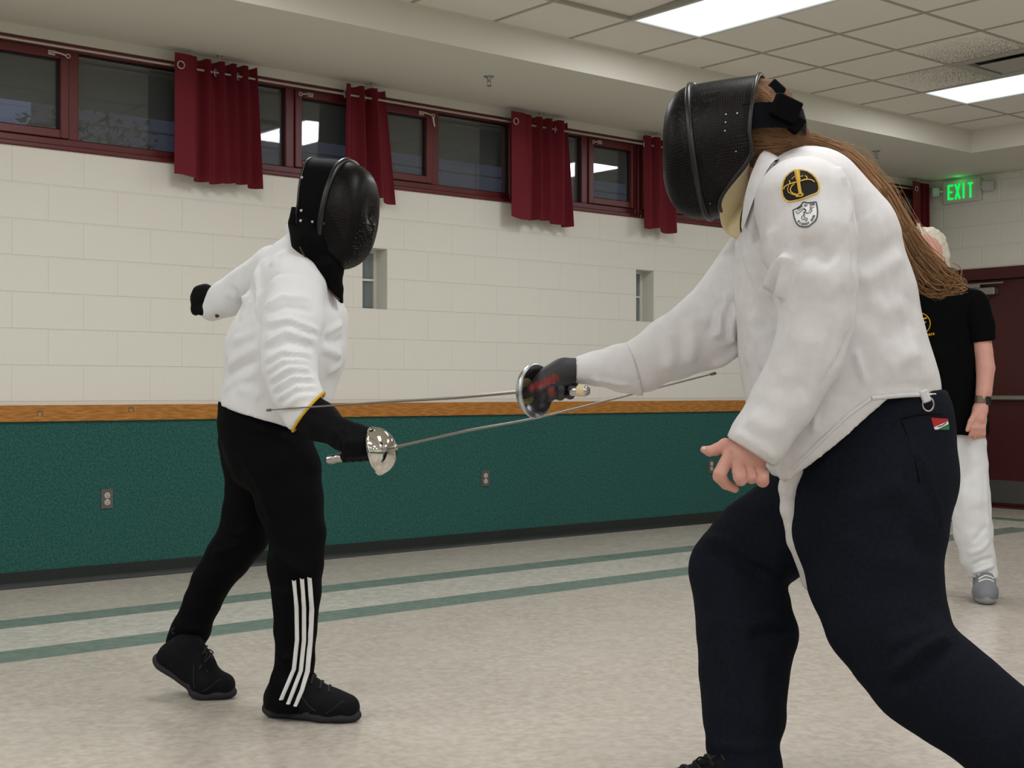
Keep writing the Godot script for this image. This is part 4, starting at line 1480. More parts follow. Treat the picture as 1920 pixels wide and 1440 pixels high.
	limb(fg, [[392, 575, 4.55, 11], [378, 583, 4.545, 9]], 0.012)
	g = Geo.new()
	fg.build(0.006, g)
	put(g, "glove", M.glove, p)
	# mask
	var mf := (rgt * 0.93 - fwd * 0.34 - Vector3.UP * 0.20).normalized()
	var mu := (Vector3.UP + rgt * 0.22).normalized()
	var mo := at(590, 395, 4.285)
	var side := mask_rows(mo, mf, mu, 0.118, 0.172, 0.092, 0.116, 0.085, 0)
	var dome := mask_rows(mo, mf, mu, 0.118, 0.172, 0.092, 0.116, 0.085, 1)
	g = Geo.new()
	g.grid(dome, true, Vector2(72, 17))
	var mk := put(g, "mask", M.wire, p)
	tag(mk, "black fencing mask with dark wire mesh visor")
	g = Geo.new()
	g.grid(side, true)
	put(g, "side_panel", M.mask_cloth, mk)
	g = Geo.new()
	mask_bead(side, 10, 0, 72, 0.011, g)
	mask_bead(side, 0, 0, 72, 0.004, g)
	put(g, "trim", M.mask_trim, mk)
	# back strap
	g = Geo.new()
	var sr := mf.cross(mu).normalized()
	var su := sr.cross(mf).normalized()
	var r0 := []
	var r1 := []
	for k in 17:
		var a := PI * k / 16
		var q := mo - mf * (0.055 * sin(a)) + sr * cos(a) * 0.112 - su * 0.03
		r0.append(q - su * 0.032); r1.append(q + su * 0.018)
	g.grid([PackedVector3Array(r0), PackedVector3Array(r1)])
	put(g, "back_strap", M.mask_cloth, mk)
	# bib hanging from the chin to the chest
	var fbi := Field.new()
	limb(fbi, [[590, 420, 4.27, 46], [596, 455, 4.25, 46], [614, 500, 4.235, 31], [632, 542, 4.235, 11], [642, 569, 4.235, 2.5]], 0.03, F, 1.35)
	limb(fbi, [[556, 420, 4.25, 10], [566, 455, 4.22, 12], [600, 510, 4.205, 8], [638, 564, 4.22, 3]], 0.03)
	g = Geo.new()
	fbi.build(0.007, g)
	put(g, "bib", M.mask_cloth, mk)
	g = Geo.new()
	var ed := []
	for q in [[562, 462], [585, 505], [612, 538], [636, 563]]: ed.append(on(fbi, q[0], q[1], 3.2))
	g.tube(smooth(ed, 14), [0.0032], 6)
	put(g, "bib_edging", M.leather, mk)
	# rivets
	var fr := Field.new()
	for q in [[565, 395], [605, 389], [564, 414], [586, 416], [607, 419], [622, 324], [566, 333]]:
		var d := ray(q[0], q[1])
		var best := Vector3.ZERO
		var bd := 1e9
		for row in side:
			for v in row:
				var rel: Vector3 = v - EYE
				var dep := rel.dot(fwd)
				var uu := 960.0 + FPX * rel.dot(rgt) / dep
				var vv := 720.0 - FPX * rel.dot(upv) / dep
				var e := Vector2(uu - q[0], vv - q[1]).length() + (dep - 4.1) * 60.0
				if e < bd: bd = e; best = EYE + d * dep
		var hb := on(fbi, q[0], q[1], 3.6)
		if (hb - EYE).dot(fwd) < (best - EYE).dot(fwd): best = hb
		g = Geo.new()
		g.lathe(best - d.normalized() * 0.001, -d, [[0.0055, -0.004], [0.0055, 0.002], [0.003, 0.004], [0.0, 0.0045]], 10)
		put(g, "rivet", M.steel, mk)

# ---------------------------------------------------------------- long haired fencer, nearer the camera
func long_haired_fencer() -> void:
	var fl := at(1400, 1492, 3.4)
	var p := thing("person", "long haired fencer lunging in off-white jacket and black jeans, seen from behind his shoulder", "person", Vector3(fl.x, 0, fl.z))
	var F := fwd
	var nz := cloth_noise(13, 5.0)
	var fj := Field.new()
	limb(fj, [[1497, 352, 3.30, 66], [1512, 400, 3.30, 118], [1530, 470, 3.31, 150], [1545, 560, 3.32, 165], [1562, 660, 3.32, 169], [1580, 740, 3.32, 174], [1585, 790, 3.32, 170]], 0.05, F, 0.92)
	limb(fj, [[1510, 365, 3.20, 80], [1480, 375, 3.38, 80], [1440, 420, 3.44, 68]], 0.06)
	limb(fj, [[1540, 360, 3.24, 60], [1594, 435, 3.26, 72]], 0.06)
	limb(fj, [[1560, 700, 3.29, 150], [1530, 790, 3.22, 98], [1506, 850, 3.19, 52], [1490, 885, 3.19, 28]], 0.07)
	# hem: level across the back, slanting down over the front of the hip
	fj.cut_either(at(1690, 744, 3.3), Vector3.DOWN, at(1552, 828, 3.2), rgt * 0.66 - Vector3.UP * 0.75)
	var f2 := fj
	for q in [
		[[[1606, 541], [1655, 499], [1698, 476]], 0.024, -0.010], [[[1606, 515], [1650, 478], [1690, 454]], 0.03, 0.003], [[[1603, 652], [1612, 690], [1627, 728]], 0.007, -0.008], [[[1620, 400], [1640, 430], [1655, 470]], 0.03, -0.004],
		[[[1400, 690], [1420, 640], [1412, 580]], 0.022, -0.015], [[[1430, 700], [1440, 660], [1436, 610]], 0.02, -0.012], [[[1660, 700], [1700, 670], [1730, 660]], 0.022, -0.008], [[[1640, 730], [1700, 722], [1752, 724]], 0.008, 0.006],
		[[[1393, 430], [1400, 480], [1425, 540], [1452, 570]], 0.012, -0.012], [[[1530, 768], [1526, 800], [1530, 815]], 0.006, -0.007], [[[1620, 560], [1660, 580], [1700, 570]], 0.025, -0.008], [[[1640, 640], [1690, 620], [1720, 600]], 0.025, 0.007]]:
		fold(fj, q[0], q[1], q[2], 2.2)
	var g := Geo.new()
	fj.build(0.009, g, nz, 0.003)
	# near sleeve, hanging arm
	var fs := Field.new()
	limb(fs, [[1506, 385, 3.13, 92], [1518, 450, 3.09, 87], [1528, 530, 3.06, 78], [1533, 600, 3.05, 70], [1515, 670, 3.04, 66], [1470, 750, 3.04, 60], [1425, 820, 3.04, 54], [1395, 868, 3.04, 52]], 0.03)
	fs.cut(at(1407, 847, 3.04), rgt * -0.53 - Vector3.UP * 0.85)
	for q in [
		[[[1443, 552], [1464, 496], [1483, 474]], 0.013, -0.0248], [[[1464, 566], [1471, 515], [1488, 472]], 0.011, -0.0217], [[[1453, 560], [1467, 506], [1486, 470]], 0.010, 0.0080], [[[1484, 470], [1534, 462], [1566, 494]], 0.022, 0.0186],
		[[[1490, 500], [1530, 520], [1575, 560]], 0.03, -0.0093], [[[1565, 306], [1587, 350], [1598, 420]], 0.008, -0.0093], [[[1597, 440], [1600, 548], [1598, 617], [1575, 669], [1530, 740]], 0.006, 0.0078],
		[[[1470, 620], [1510, 640], [1560, 640]], 0.025, -0.0093], [[[1440, 720], [1480, 735], [1520, 720]], 0.022, 0.0093], [[[1400, 780], [1440, 800], [1480, 800]], 0.022, -0.0109], [[[1374, 806], [1420, 835], [1460, 862]], 0.007, -0.0078],
		[[[1450, 420], [1440, 480], [1430, 540]], 0.024, -0.0093]]:
		fold(fs, q[0], q[1], q[2], 2.2)
	fs.build(0.0075, g, nz, 0.0025)
	# far sleeve, sword arm reaching out
	var fa := Field.new()
	limb(fa, [[1432, 500, 3.43, 82], [1385, 575, 3.44, 84], [1325, 620, 3.44, 72], [1262, 652, 3.43, 60], [1205, 681, 3.41, 48], [1160, 690, 3.40, 33]], 0.03)
	limb(fa, [[1210, 700, 3.41, 30], [1190, 710, 3.40, 24]], 0.03)
	for q in [
		[[[1372, 545], [1350, 590], [1345, 640]], 0.014, -0.0202], [[[1388, 560], [1372, 610], [1368, 650]], 0.012, -0.0202], [[[1360, 552], [1340, 590], [1330, 630]], 0.012, 0.0124], [[[1300, 590], [1300, 640], [1290, 690]], 0.02, -0.0124],
		[[[1250, 620], [1260, 660], [1250, 700]], 0.018, -0.0093], [[[1330, 690], [1370, 668], [1392, 640]], 0.015, -0.0124]]:
		fold(fa, q[0], q[1], q[2], 2.4)
	fa.build(0.0075, g, nz, 0.0025)
	var jacket := put(g, "jacket", M.canvas, p)
	tag(jacket, "off-white canvas fencing jacket with two embroidered arm patches")
	# rolled hem and groin strap
	g = Geo.new()
	var fh := Field.new()
	limb(fh, [[1486, 880, 3.215, 22], [1478, 915, 3.235, 17], [1482, 955, 3.26, 18], [1502, 1010, 3.29, 26], [1530, 1085, 3.31, 26], [1556, 1120, 3.32, 20]], 0.03)
	fh.build(0.007, g)
	put(g, "groin_strap", M.canvas, jacket)
	g = Geo.new()
	var hem := []
	for q in [[1752, 741], [1700, 742], [1634, 748]]: hem.append(on(fj, q[0], q[1] - 1))
	g.tube(smooth(hem, 12), [0.0055], 7)
	put(g, "hem", M.canvas, jacket)
	g = Geo.new()
	hem = []
	for q in [[1636, 752], [1592, 785], [1552, 822], [1515, 858], [1488, 884]]: hem.append(on(f2, q[0] - 4, q[1] - 4))
	g.tube(smooth(hem, 16), [0.005], 7)
	put(g, "hem", M.canvas, jacket)
	# stand collar, open at the throat
	g = Geo.new()
	var ca := [[1500, 302, 3.46], [1466, 288, 3.36], [1433, 286, 3.21], [1414, 322, 3.185], [1402, 360, 3.18], [1396, 395, 3.185], [1393, 425, 3.20]]
	var cb := [[1500, 330, 3.44], [1478, 312, 3.30], [1454, 303, 3.17], [1432, 338, 3.145], [1416, 376, 3.145], [1404, 410, 3.16], [1396, 432, 3.195]]
	var pa := []
	var pb := []
	for k in ca.size():
		pa.append(at(ca[k][0], ca[k][1], ca[k][2])); pb.append(at(cb[k][0], cb[k][1], cb[k][2]))
	pa = smooth(pa, 30); pb = smooth(pb, 30)
	var crow := []
	for j in 9:      # over the front, round the fold and down the inside
		var row := PackedVector3Array()
		for k in pa.size():
			var across: Vector3 = pb[k] - pa[k]
			var along: Vector3 = pa[mini(k + 1, 30)] - pa[maxi(k - 1, 0)]
			var thick := along.cross(across).normalized() * 0.005
			var an := PI * clampf((j - 2) / 4.0, 0.0, 1.0)
			var dn := 1.0 - j / 2.0 if j < 3 else (j - 6) / 2.0 if j > 6 else 0.0
			row.append(pa[k] + across * maxf(dn, 0.0) + thick * cos(an) - across.normalized() * 0.005 * sin(an))
		crow.append(row)
	g.grid(crow)
	put(g, "collar", M.canvas, jacket)
	# trousers
	var ft := Field.new()
	limb(ft, [[1640, 735, 3.33, 118], [1634, 800, 3.32, 142], [1626, 900, 3.29, 155], [1628, 980, 3.26, 143], [1641, 1080, 3.22, 124], [1662, 1160, 3.18, 114], [1690, 1215, 3.15, 100], [1712, 1245, 3.13, 92]], 0.04)
	limb(ft, [[1730, 1262, 3.12, 103], [1795, 1312, 3.09, 98], [1865, 1367, 3.06, 93], [2000, 1460, 3.02, 78], [2120, 1540, 3.0, 64]], 0.014)
	limb(ft, [[1640, 800, 3.34, 120], [1660, 880, 3.34, 118]], 0.06, F, 1.2)
	limb(ft, [[1585, 900, 3.42, 115], [1520, 955, 3.45, 98], [1425, 1018, 3.48, 89], [1372, 1066, 3.48, 80]], 0.04)
	limb(ft, [[1374, 1072, 3.47, 82], [1392, 1140, 3.45, 90], [1398, 1185, 3.43, 94], [1394, 1260, 3.40, 84], [1396, 1340, 3.36, 78], [1393, 1395, 3.33, 66], [1402, 1436, 3.31, 64]], 0.012)
	limb(ft, [[1420, 1178, 3.40, 62], [1446, 1186, 3.40, 50]], 0.014)
	ft.cut(at(1650, 733, 3.3), Vector3.UP)
	for q in [
		[[[1782, 1196], [1730, 1218], [1650, 1278]], 0.016, -0.0270], [[[1800, 1200], [1740, 1236], [1670, 1300]], 0.018, 0.0150], [[[1778, 1170], [1720, 1190], [1650, 1210]], 0.02, -0.0120], [[[1310, 1006], [1370, 1020], [1450, 1060], [1480, 1090]], 0.012, -0.0180],
		[[[1310, 1030], [1380, 1050], [1440, 1085]], 0.018, 0.0120], [[[1465, 1152], [1440, 1165], [1390, 1170]], 0.012, -0.0180], [[[1492, 1172], [1450, 1182], [1400, 1200]], 0.014, 0.0150], [[[1330, 1200], [1370, 1240], [1380, 1320]], 0.02, -0.0090],
		[[[1440, 1220], [1430, 1300], [1440, 1380]], 0.02, -0.0090], [[[1690, 800], [1735, 880], [1760, 960], [1770, 1010]], 0.006, -0.0075], [[[1700, 900], [1650, 930], [1560, 930]], 0.03, -0.0090], [[[1640, 940], [1700, 980], [1750, 1060]], 0.03, 0.0105],
		[[[1560, 1010], [1620, 1040], [1740, 1060]], 0.03, -0.0075], [[[1340, 1395], [1390, 1405], [1450, 1395]], 0.010, -0.0120], [[[1540, 800], [1520, 860], [1500, 930]], 0.02, 0.0075]]:
		fold(ft, q[0], q[1], q[2], 2.2)
	g = Geo.new()
	ft.build(0.011, g, cloth_noise(21, 4.0), 0.006)
	var tr := put(g, "trousers", M.denim, p)
	tag(tr, "black jeans with a small flag patch on the back pocket")
	# pocket edge, flag patch
	g = Geo.new()
	ribbon(ft, [[1688, 786], [1720, 778], [1765, 776]], 3.0, 0.003, g)
	ribbon(ft, [[1690, 790], [1712, 850], [1724, 905]], 2.5, 0.003, g)
	put(g, "pocket_seam", M.track, tr)
	flag_patch(ft, tr)
	# metal ring on a cloth tab at the back hem
	g = Geo.new()
	var rc := on(ft, 1735, 758) - fwd * 0.008
	var ring := []
	for k in 25:
		var a := TAU * k / 24
		ring.append(rc + rgt * (0.013 * sin(a) + 0.004) + Vector3.UP * (0.016 * cos(a)))
	g.tube(ring, [0.0024], 8, false)
	put(g, "ring", M.steel, jacket)
	g = Geo.new()
	g.xbox(Transform3D(Basis(rgt, upv, -fwd) * Basis(Vector3(0, 0, 1), 0.35), rc + Vector3.UP * 0.019 - rgt * 0.003), Vector3(0.010, 0.015, 0.005), 0.003)
	put(g, "ring_tab", M.canvas, jacket)
	# shoes
	var s0 := at(1452, 1520, 3.28)
	shoe(p, "shoe", Vector3(s0.x, 0, s0.z), -rgt * 0.96 + fwd * 0.1, 1.04, 0.0, M.shoe, M.sole, M.lace, 0.0)
	var s1 := at(2190, 1595, 2.98)
	shoe(p, "shoe", Vector3(s1.x, 0, s1.z) , -rgt * 0.6 - fwd * 0.6, 1.1, 0.0, M.shoe, M.sole, M.lace, 0.0)
	# long lace end of the front shoe
	g = Geo.new()
	var lp := []
	for q in [[1345, 1432], [1330, 1424], [1312, 1420], [1306, 1428], [1318, 1434], [1338, 1428]]: lp.append(at(q[0], q[1], 3.27))
	g.tube(smooth(lp, 24), [0.0024], 6)
	put(g, "lace_loop", M.shoe, p)
	# body: head, neck, trunk, limbs and the bare hand in one surface
	var fb := Field.new()
	limb(fb, [[1400, 225, 3.29, 70], [1412, 245, 3.29, 74], [1420, 262, 3.29, 66]], 0.03, F, 0.86)
	limb(fb, [[1352, 250, 3.31, 46], [1362, 300, 3.31, 42], [1372, 330, 3.31, 30]], 0.04, F, 0.8)
	limb(fb, [[1425, 280, 3.30, 46], [1452, 330, 3.31, 46], [1500, 420, 3.32, 90], [1545, 560, 3.32, 120], [1570, 740, 3.32, 125], [1620, 860, 3.31, 120]], 0.04, F, 0.9)
	limb(fb, [[1510, 400, 3.14, 52], [1530, 610, 3.06, 42], [1425, 820, 3.04, 28], [1412, 840, 3.04, 27]], 0.03)
	limb(fb, [[1432, 500, 3.43, 52], [1270, 650, 3.43, 36], [1085, 694, 3.39, 20]], 0.03)
	limb(fb, [[1640, 980, 3.26, 105], [1700, 1225, 3.14, 78], [1900, 1390, 3.06, 66], [2120, 1540, 3.0, 42]], 0.03)
	limb(fb, [[1560, 920, 3.42, 90], [1380, 1060, 3.48, 60], [1398, 1200, 3.43, 60], [1400, 1440, 3.31, 36]], 0.03)
	g = Geo.new()
	g.tint = Color(1, 1, 1)
	fb.build(0.014, g)
	var hnd := Field.new()
	hand_near(hnd)
	hnd.build(0.0027, g)
	var body := put(g, "body", M.skin, p)
	tag(body, "bare left hand with loosely curled fingers")
	nails(body, hnd, [[[1320, 841], 5.0, 4.0]])
	# sword glove: grey leather with red panels, white gauntlet cuff
	var fg := Field.new()
	limb(fg, [[1085, 694, 3.39, 23], [1060, 695, 3.385, 23], [1030, 706, 3.375, 18]], 0.02)
	limb(fg, [[1048, 701, 3.38, 22], [1018, 716, 3.37, 16], [998, 731, 3.375, 11], [984, 740, 3.38, 8.5]], 0.02)
	for k in 4:
		var u := 1012.0 + k * 19.0
		var y := 742.0 - absf(k - 1.0) * 1.0
		limb(fg, [[u + 8, 708 + k * 3, 3.41, 11 - k], [u + 2, y - 8, 3.415, 11.5 - k], [u, y, 3.385, 12.0 - k], [u + 2, y - 10, 3.355, 10.5 - k]], 0.008)
	fold(fg, [[1078, 716], [1050, 722], [1015, 726]], 0.008, -0.008, 2.6)
	g = Geo.new()
	g.tint = Color(0.022, 0.020, 0.025)
	fg.build(0.0036, g)
	for i in g.v.size():
		# red leather panel along the thumb and on the finger backs
		var rel := g.v[i] - EYE
		var dep := rel.dot(fwd)
		var uu := 960.0 + FPX * rel.dot(rgt) / dep
		var vv := 720.0 - FPX * rel.dot(upv) / dep
		var a := (Vector2(uu, vv) - Vector2(998, 730)).dot(Vector2(0.92, -0.39))
		var b := (Vector2(uu, vv) - Vector2(998, 730)).dot(Vector2(0.39, 0.92))
		var ragged := 2.0 * sin(a * 0.7) + 1.5 * sin(a * 1.9 + b)
		var wr := smoothstep(-10.0, -2.0, a) * (1.0 - smoothstep(48.0, 58.0, a)) * (1.0 - smoothstep(4.0, 9.0, absf(b + 3.0 + ragged)))
		wr = maxf(wr, 1.0 - smoothstep(5.0, 10.0, Vector2(uu - 1034, vv - 735).length()))
		g.col[i] = Color(0.022, 0.020, 0.025).lerp(Color(0.20, 0.022, 0.018), wr)
	var gl := put(g, "glove", M.glove_grey, p)
	tag(gl, "worn grey and red leather glove with a white canvas gauntlet")
	g = Geo.new()
	var fq := Field.new()
	limb(fq, [[1206, 686, 3.408, 54], [1160, 689, 3.40, 42], [1120, 691, 3.393, 32], [1078, 694, 3.388, 25]], 0.03)
	limb(fq, [[1212, 726, 3.395, 12], [1170, 716, 3.39, 14]], 0.03)
	fq.cut(at(1079, 694, 3.388), -rgt)
	fq.cut(at(1190, 690, 3.4), rgt * 0.95 + Vector3.UP * 0.30)
	fold(fq, [[1100, 708], [1140, 716], [1190, 724]], 0.006, -0.006, 2.6)
	fq.build(0.006, g)
	put(g, "gauntlet", M.canvas, gl)
	mask_b(p)
	hair_b(p)
	patches(fs, jacket)

func hand_near(f: Field) -> void:
	limb(f, [[1418, 835, 3.045, 30], [1404, 850, 3.044, 28]], 0.02, fwd, 0.72)
	# palm fan to the knuckles
	limb(f, [[1402, 846, 3.044, 21], [1370, 857, 3.036, 13.5]], 0.014)
	limb(f, [[1404, 848, 3.044, 22], [1385, 866, 3.034, 13.5]], 0.014)
	limb(f, [[1410, 852, 3.047, 21], [1404, 872, 3.038, 12.5]], 0.014)
	limb(f, [[1416, 854, 3.052, 20], [1423, 880, 3.046, 12.5]], 0.014)
	# index, middle, ring, little finger: knuckle, bend, tip
	limb(f, [[1366, 857, 3.034, 12.5], [1350, 888, 3.024, 12.5], [1349, 893, 3.027, 12.5], [1361, 908, 3.04, 10], [1378, 917, 3.05, 7.5]], 0.006)
	limb(f, [[1383, 867, 3.031, 12.5], [1386, 894, 3.016, 12], [1389, 900, 3.02, 11.5], [1398, 892, 3.06, 9.5], [1404, 880, 3.072, 8]], 0.004)
	limb(f, [[1403, 874, 3.036, 11.5], [1406, 893, 3.024, 11], [1409, 897, 3.032, 10.5], [1414, 886, 3.066, 9]], 0.004)
	limb(f, [[1423, 880, 3.043, 12.5], [1428, 897, 3.028, 12.5], [1430, 902, 3.036, 12], [1432, 888, 3.066, 10]], 0.004)
	# thumb leaves the side of the palm
	limb(f, [[1388, 842, 3.047, 15], [1360, 834, 3.05, 12], [1343, 843, 3.052, 11], [1331, 846, 3.05, 9.5], [1320, 843, 3.046, 7]], 0.012)
	# hollows between the knuckles
	for q in [[[1377, 864], [1376, 876], [1373, 890]], [[1394, 872], [1396, 884], [1399, 898]], [[1413, 878], [1415, 890], [1418, 904]]]:
		fold(f, q, 0.0032, -0.0035, 2.6)

func nails(parent: Node3D, f: Field, list: Array) -> void:
	for n in list:
		var c := on(f, n[0][0], n[0][1], 2.6)
		var nn := f.grad(c)
		var g := Geo.new()
		g.lathe(c + nn * 0.0004, nn, [[0.0042, -0.0015], [0.004, 0.0004], [0.0, 0.0008]], 12)
		put(g, "nail", mat(Color(0.88, 0.72, 0.66), 0.35), parent)

func mask_b(p: Node3D) -> void:
	var mf := (-rgt * 0.93 + fwd * 0.34 - Vector3.UP * 0.12).normalized()
	var mu := (Vector3.UP + rgt * 0.13).normalized()
	var mo := at(1420, 266, 3.27)
	var hw := 0.112
	var hh := 0.166
	var side := mask_rows(mo, mf, mu, hw, hh, 0.140, 0.090, 0.105, 0)
	var dome := mask_rows(mo, mf, mu, hw, hh, 0.140, 0.090, 0.105, 1)
	var g := Geo.new()
	g.grid(side, true, Vector2(76, 13))
	g.grid(dome, true, Vector2(76, 15))
	var mk := put(g, "mask", M.wire, p)
	tag(mk, "black fencing mask of fine wire mesh with padded trim")
	g = Geo.new()
	mask_bead(side, 10, 0, 72, 0.0085, g)
	put(g, "bead", M.mask_trim, mk)
	g = Geo.new()
	mask_bead(side, 0, 0, 72, 0.006, g)
	put(g, "rim", M.mask_trim, mk)
	var sr := mf.cross(mu).normalized()
	var su := sr.cross(mf).normalized()
	# cream bib under the chin
	g = Geo.new()
	var rows := []
	for r in 9:
		var t := r / 8.0
		var row := PackedVector3Array()
		for k in range(20, 53):
			var q: Vector3 = side[0][k]
			var a := (k - 36.0) / 16.0
			var low := at(1392, 455, 3.3) + sr * (a * 0.085) - mf * (0.02 * a * a) + su * (absf(a) * 0.06)
			var w := q.lerp(low, t) + mf * (0.022 * sin(PI * t) * (1.0 - 0.5 * absf(a)))
			row.append(w)
		rows.append(row)
	g.grid(rows)
	put(g, "bib", M.cream, mk)
	# strap round the back of the head
	g = Geo.new()
	var r0 := PackedVector3Array()
	var r1 := PackedVector3Array()
	var r2 := PackedVector3Array()
	for k in 25:
		var a := PI * k / 24
		var q := mo + mf * (0.01 - 0.128 * pow(sin(a), 0.8)) + sr * cos(a) * 0.102 + su * (0.035 - 0.012 * sin(a))
		r0.append(q - su * 0.026); r1.append(q + su * 0.006 - mf * 0.004 * sin(a)); r2.append(q + su * 0.036)
	g.grid([r0, r1, r2])
	put(g, "back_strap", M.navy_strap, mk)
	# fastener tabs on the strap
	g = Geo.new()
	var b := Basis(rgt, upv, -fwd)
	g.xbox(Transform3D(b * Basis(Vector3(0, 0, 1), -0.35) * Basis(Vector3(0, 1, 0), 0.35), at(1474, 204, 3.165)), Vector3(0.034, 0.027, 0.012), 0.003)
	put(g, "fastener_tab", M.mask_cloth, mk)
	g = Geo.new()
	g.xbox(Transform3D(b * Basis(Vector3(0, 0, 1), -0.75), at(1453, 169, 3.24)), Vector3(0.02, 0.016, 0.02), 0.003)
	put(g, "fastener_tab", M.navy_strap, mk)
	g = Geo.new()
	g.xbox(Transform3D(b * Basis(Vector3(0, 0, 1), -0.6), at(1493, 234, 3.19)), Vector3(0.014, 0.018, 0.02), 0.003)
	put(g, "fastener_tab", M.mask_cloth, mk)
	for q in [[1361, 215], [1382, 213], [1360, 230], [1359, 246], [1380, 284], [1331, 381]]:
		var d := ray(q[0], q[1])
		var best := Vector3.ZERO
		var bd := 1e9
		for row in side:
			for v in row:
				var rel: Vector3 = v - EYE
				var dep := rel.dot(fwd)
				var e := Vector2(960.0 + FPX * rel.dot(rgt) / dep - q[0], 720.0 - FPX * rel.dot(upv) / dep - q[1]).length() + (dep - 3.1) * 80.0
				if e < bd: bd = e; best = EYE + d * dep
		g = Geo.new()
		g.lathe(best - d.normalized() * 0.001, -d, [[0.0026, -0.003], [0.0026, 0.001], [0.0, 0.0022]], 8)
		put(g, "rivet", M.steel, mk)

func strand(g: Geo, pts: Array, r: float, n := 8) -> void:
	var path := smooth(pts, n)
	var rad := []
	for k in path.size():
		var t := float(k) / n
		rad.append(r * (0.35 + 0.65 * sin(PI * clampf(t * 0.85 + 0.15, 0.0, 1.0))))
	g.tube(path, rad, 5, false)

func hair_b(p: Node3D) -> void:
	var rng := RandomNumberGenerator.new()
	rng.seed = 5
	var guide := [[1500, 264, 16], [1540, 276, 19], [1592, 304, 21], [1646, 364, 25], [1684, 428, 28], [1716, 482, 34], [1748, 520, 38], [1778, 540, 30]]
	var f := Field.new()
	# cap of hair over the skull, gathered at the nape
	limb(f, [[1424, 222, 3.285, 74], [1428, 246, 3.285, 77], [1436, 268, 3.285, 62]], 0.03, fwd, 0.88)
	limb(f, [[1442, 268, 3.28, 48], [1480, 266, 3.27, 28], [1512, 268, 3.26, 17]], 0.04)
	for k in range(1, guide.size() - 1):
		limb(f, [[guide[k][0], guide[k][1], 3.25 + 0.012 * k, guide[k][2] * 0.55], [guide[k + 1][0], guide[k + 1][1], 3.262 + 0.012 * k, guide[k + 1][2] * (0.55 if k < 5 else 0.3)]], 0.03)
	f.cut(at(1405, 240, 3.28), -rgt + fwd * 0.36)
	var g := Geo.new()
	g.tint = Color(0.30, 0.25, 0.20)
	f.build(0.0075, g, cloth_noise(9, 30.0), 0.006)
	# strands along the tail, each keeping its place across it
	for k in 1000:
		var a := rng.randf() * TAU
		var rr := sqrt(rng.randf_range(0.16, 1.0))
		var far := rng.randf_range(0.62, 1.06)
		var wob := rng.randf() * TAU
		var from := 0 if rng.randf() < 0.75 else rng.randi_range(1, 3)
		var pts := []
		for q in range(from, guide.size()):
			var t := float(q) / (guide.size() - 1)
			if t > far: break
			var nx: Vector2 = Vector2(guide[mini(q + 1, guide.size() - 1)][0] - guide[maxi(q - 1, 0)][0], guide[mini(q + 1, guide.size() - 1)][1] - guide[maxi(q - 1, 0)][1]).normalized()
			var side := Vector2(nx.y, -nx.x)
			var w: float = guide[q][2] * rr * (1.0 + 0.12 * sin(wob + q * 1.7))
			var c := Vector2(guide[q][0], guide[q][1]) + side * (cos(a) * w + 2.0 * sin(wob + q * 2.3))
			pts.append(at(c.x, c.y, 3.25 + 0.012 * q - sin(a) * px(w, 3.27) * 0.75))
		if far > 0.97:
			pts.append(at(1790 + rng.randf_range(-30, 26), 536 + rng.randf_range(-14, 18), 3.33 + rng.randf_range(-0.04, 0.04)))
		if pts.size() < 3: continue
		var s := rng.randf_range(0.28, 0.95)
		g.tint = Color(s, s * rng.randf_range(0.86, 0.95), s * rng.randf_range(0.72, 0.86))
		strand(g, pts, rng.randf_range(0.0009, 0.0022), 16)
	# curl at the end
	for k in 150:
		var a0 := rng.randf_range(0, TAU)
		var r := rng.randf_range(10, 26)
		var c := Vector2(1758 + rng.randf_range(-16, 24), 524 + rng.randf_range(-14, 14))
		var pts := []
		for q in 5:
			var a := a0 + q * 0.55
			pts.append(at(c.x + cos(a) * r, c.y + sin(a) * r * 0.8, 3.32 + rng.randf_range(-0.012, 0.012)))
		var s := rng.randf_range(0.3, 0.9)
		g.tint = Color(s, s * 0.9, s * 0.78)
		strand(g, pts, rng.randf_range(0.0008, 0.0018), 10)
	# strands combed back over the skull
	for k in 300:
		var v0 := rng.randf_range(150, 300)
		var pts := []
		var end := Vector2(1505 + rng.randf_range(-8, 10), 266 + rng.randf_range(-12, 10))
		for s in 5:
			var t := s / 4.0
			var u := lerpf(1408, end.x, t)
			var v := lerpf(v0, end.y, pow(t, 1.5))
			var h := on(f, minf(u, 1500), v, 2.6)
			if (h - EYE).dot(fwd) > 3.45: continue
			pts.append(h - fwd * 0.001)
		if pts.size() < 3: continue
		var sh := rng.randf_range(0.14, 0.5)
		g.tint = Color(sh, sh * 0.85, sh * 0.7)
		strand(g, pts, rng.randf_range(0.0009, 0.002), 10)
	# fly-away hairs
	for k in 40:
		var t0 := rng.randi_range(1, 5)
		var pts := []
		for q in range(t0, mini(t0 + 3, guide.size())):
			pts.append(at(guide[q][0] + rng.randf_range(8, 40), guide[q][1] - rng.randf_range(4, 30), 3.3 + rng.randf_range(-0.03, 0.03)))
		if pts.size() < 2: continue
		g.tint = Color(0.9, 0.82, 0.72)
		strand(g, pts, 0.0005, 8)
	tag(put(g, "hair", M.hair, p), "long wavy brown hair tied back and blown behind")

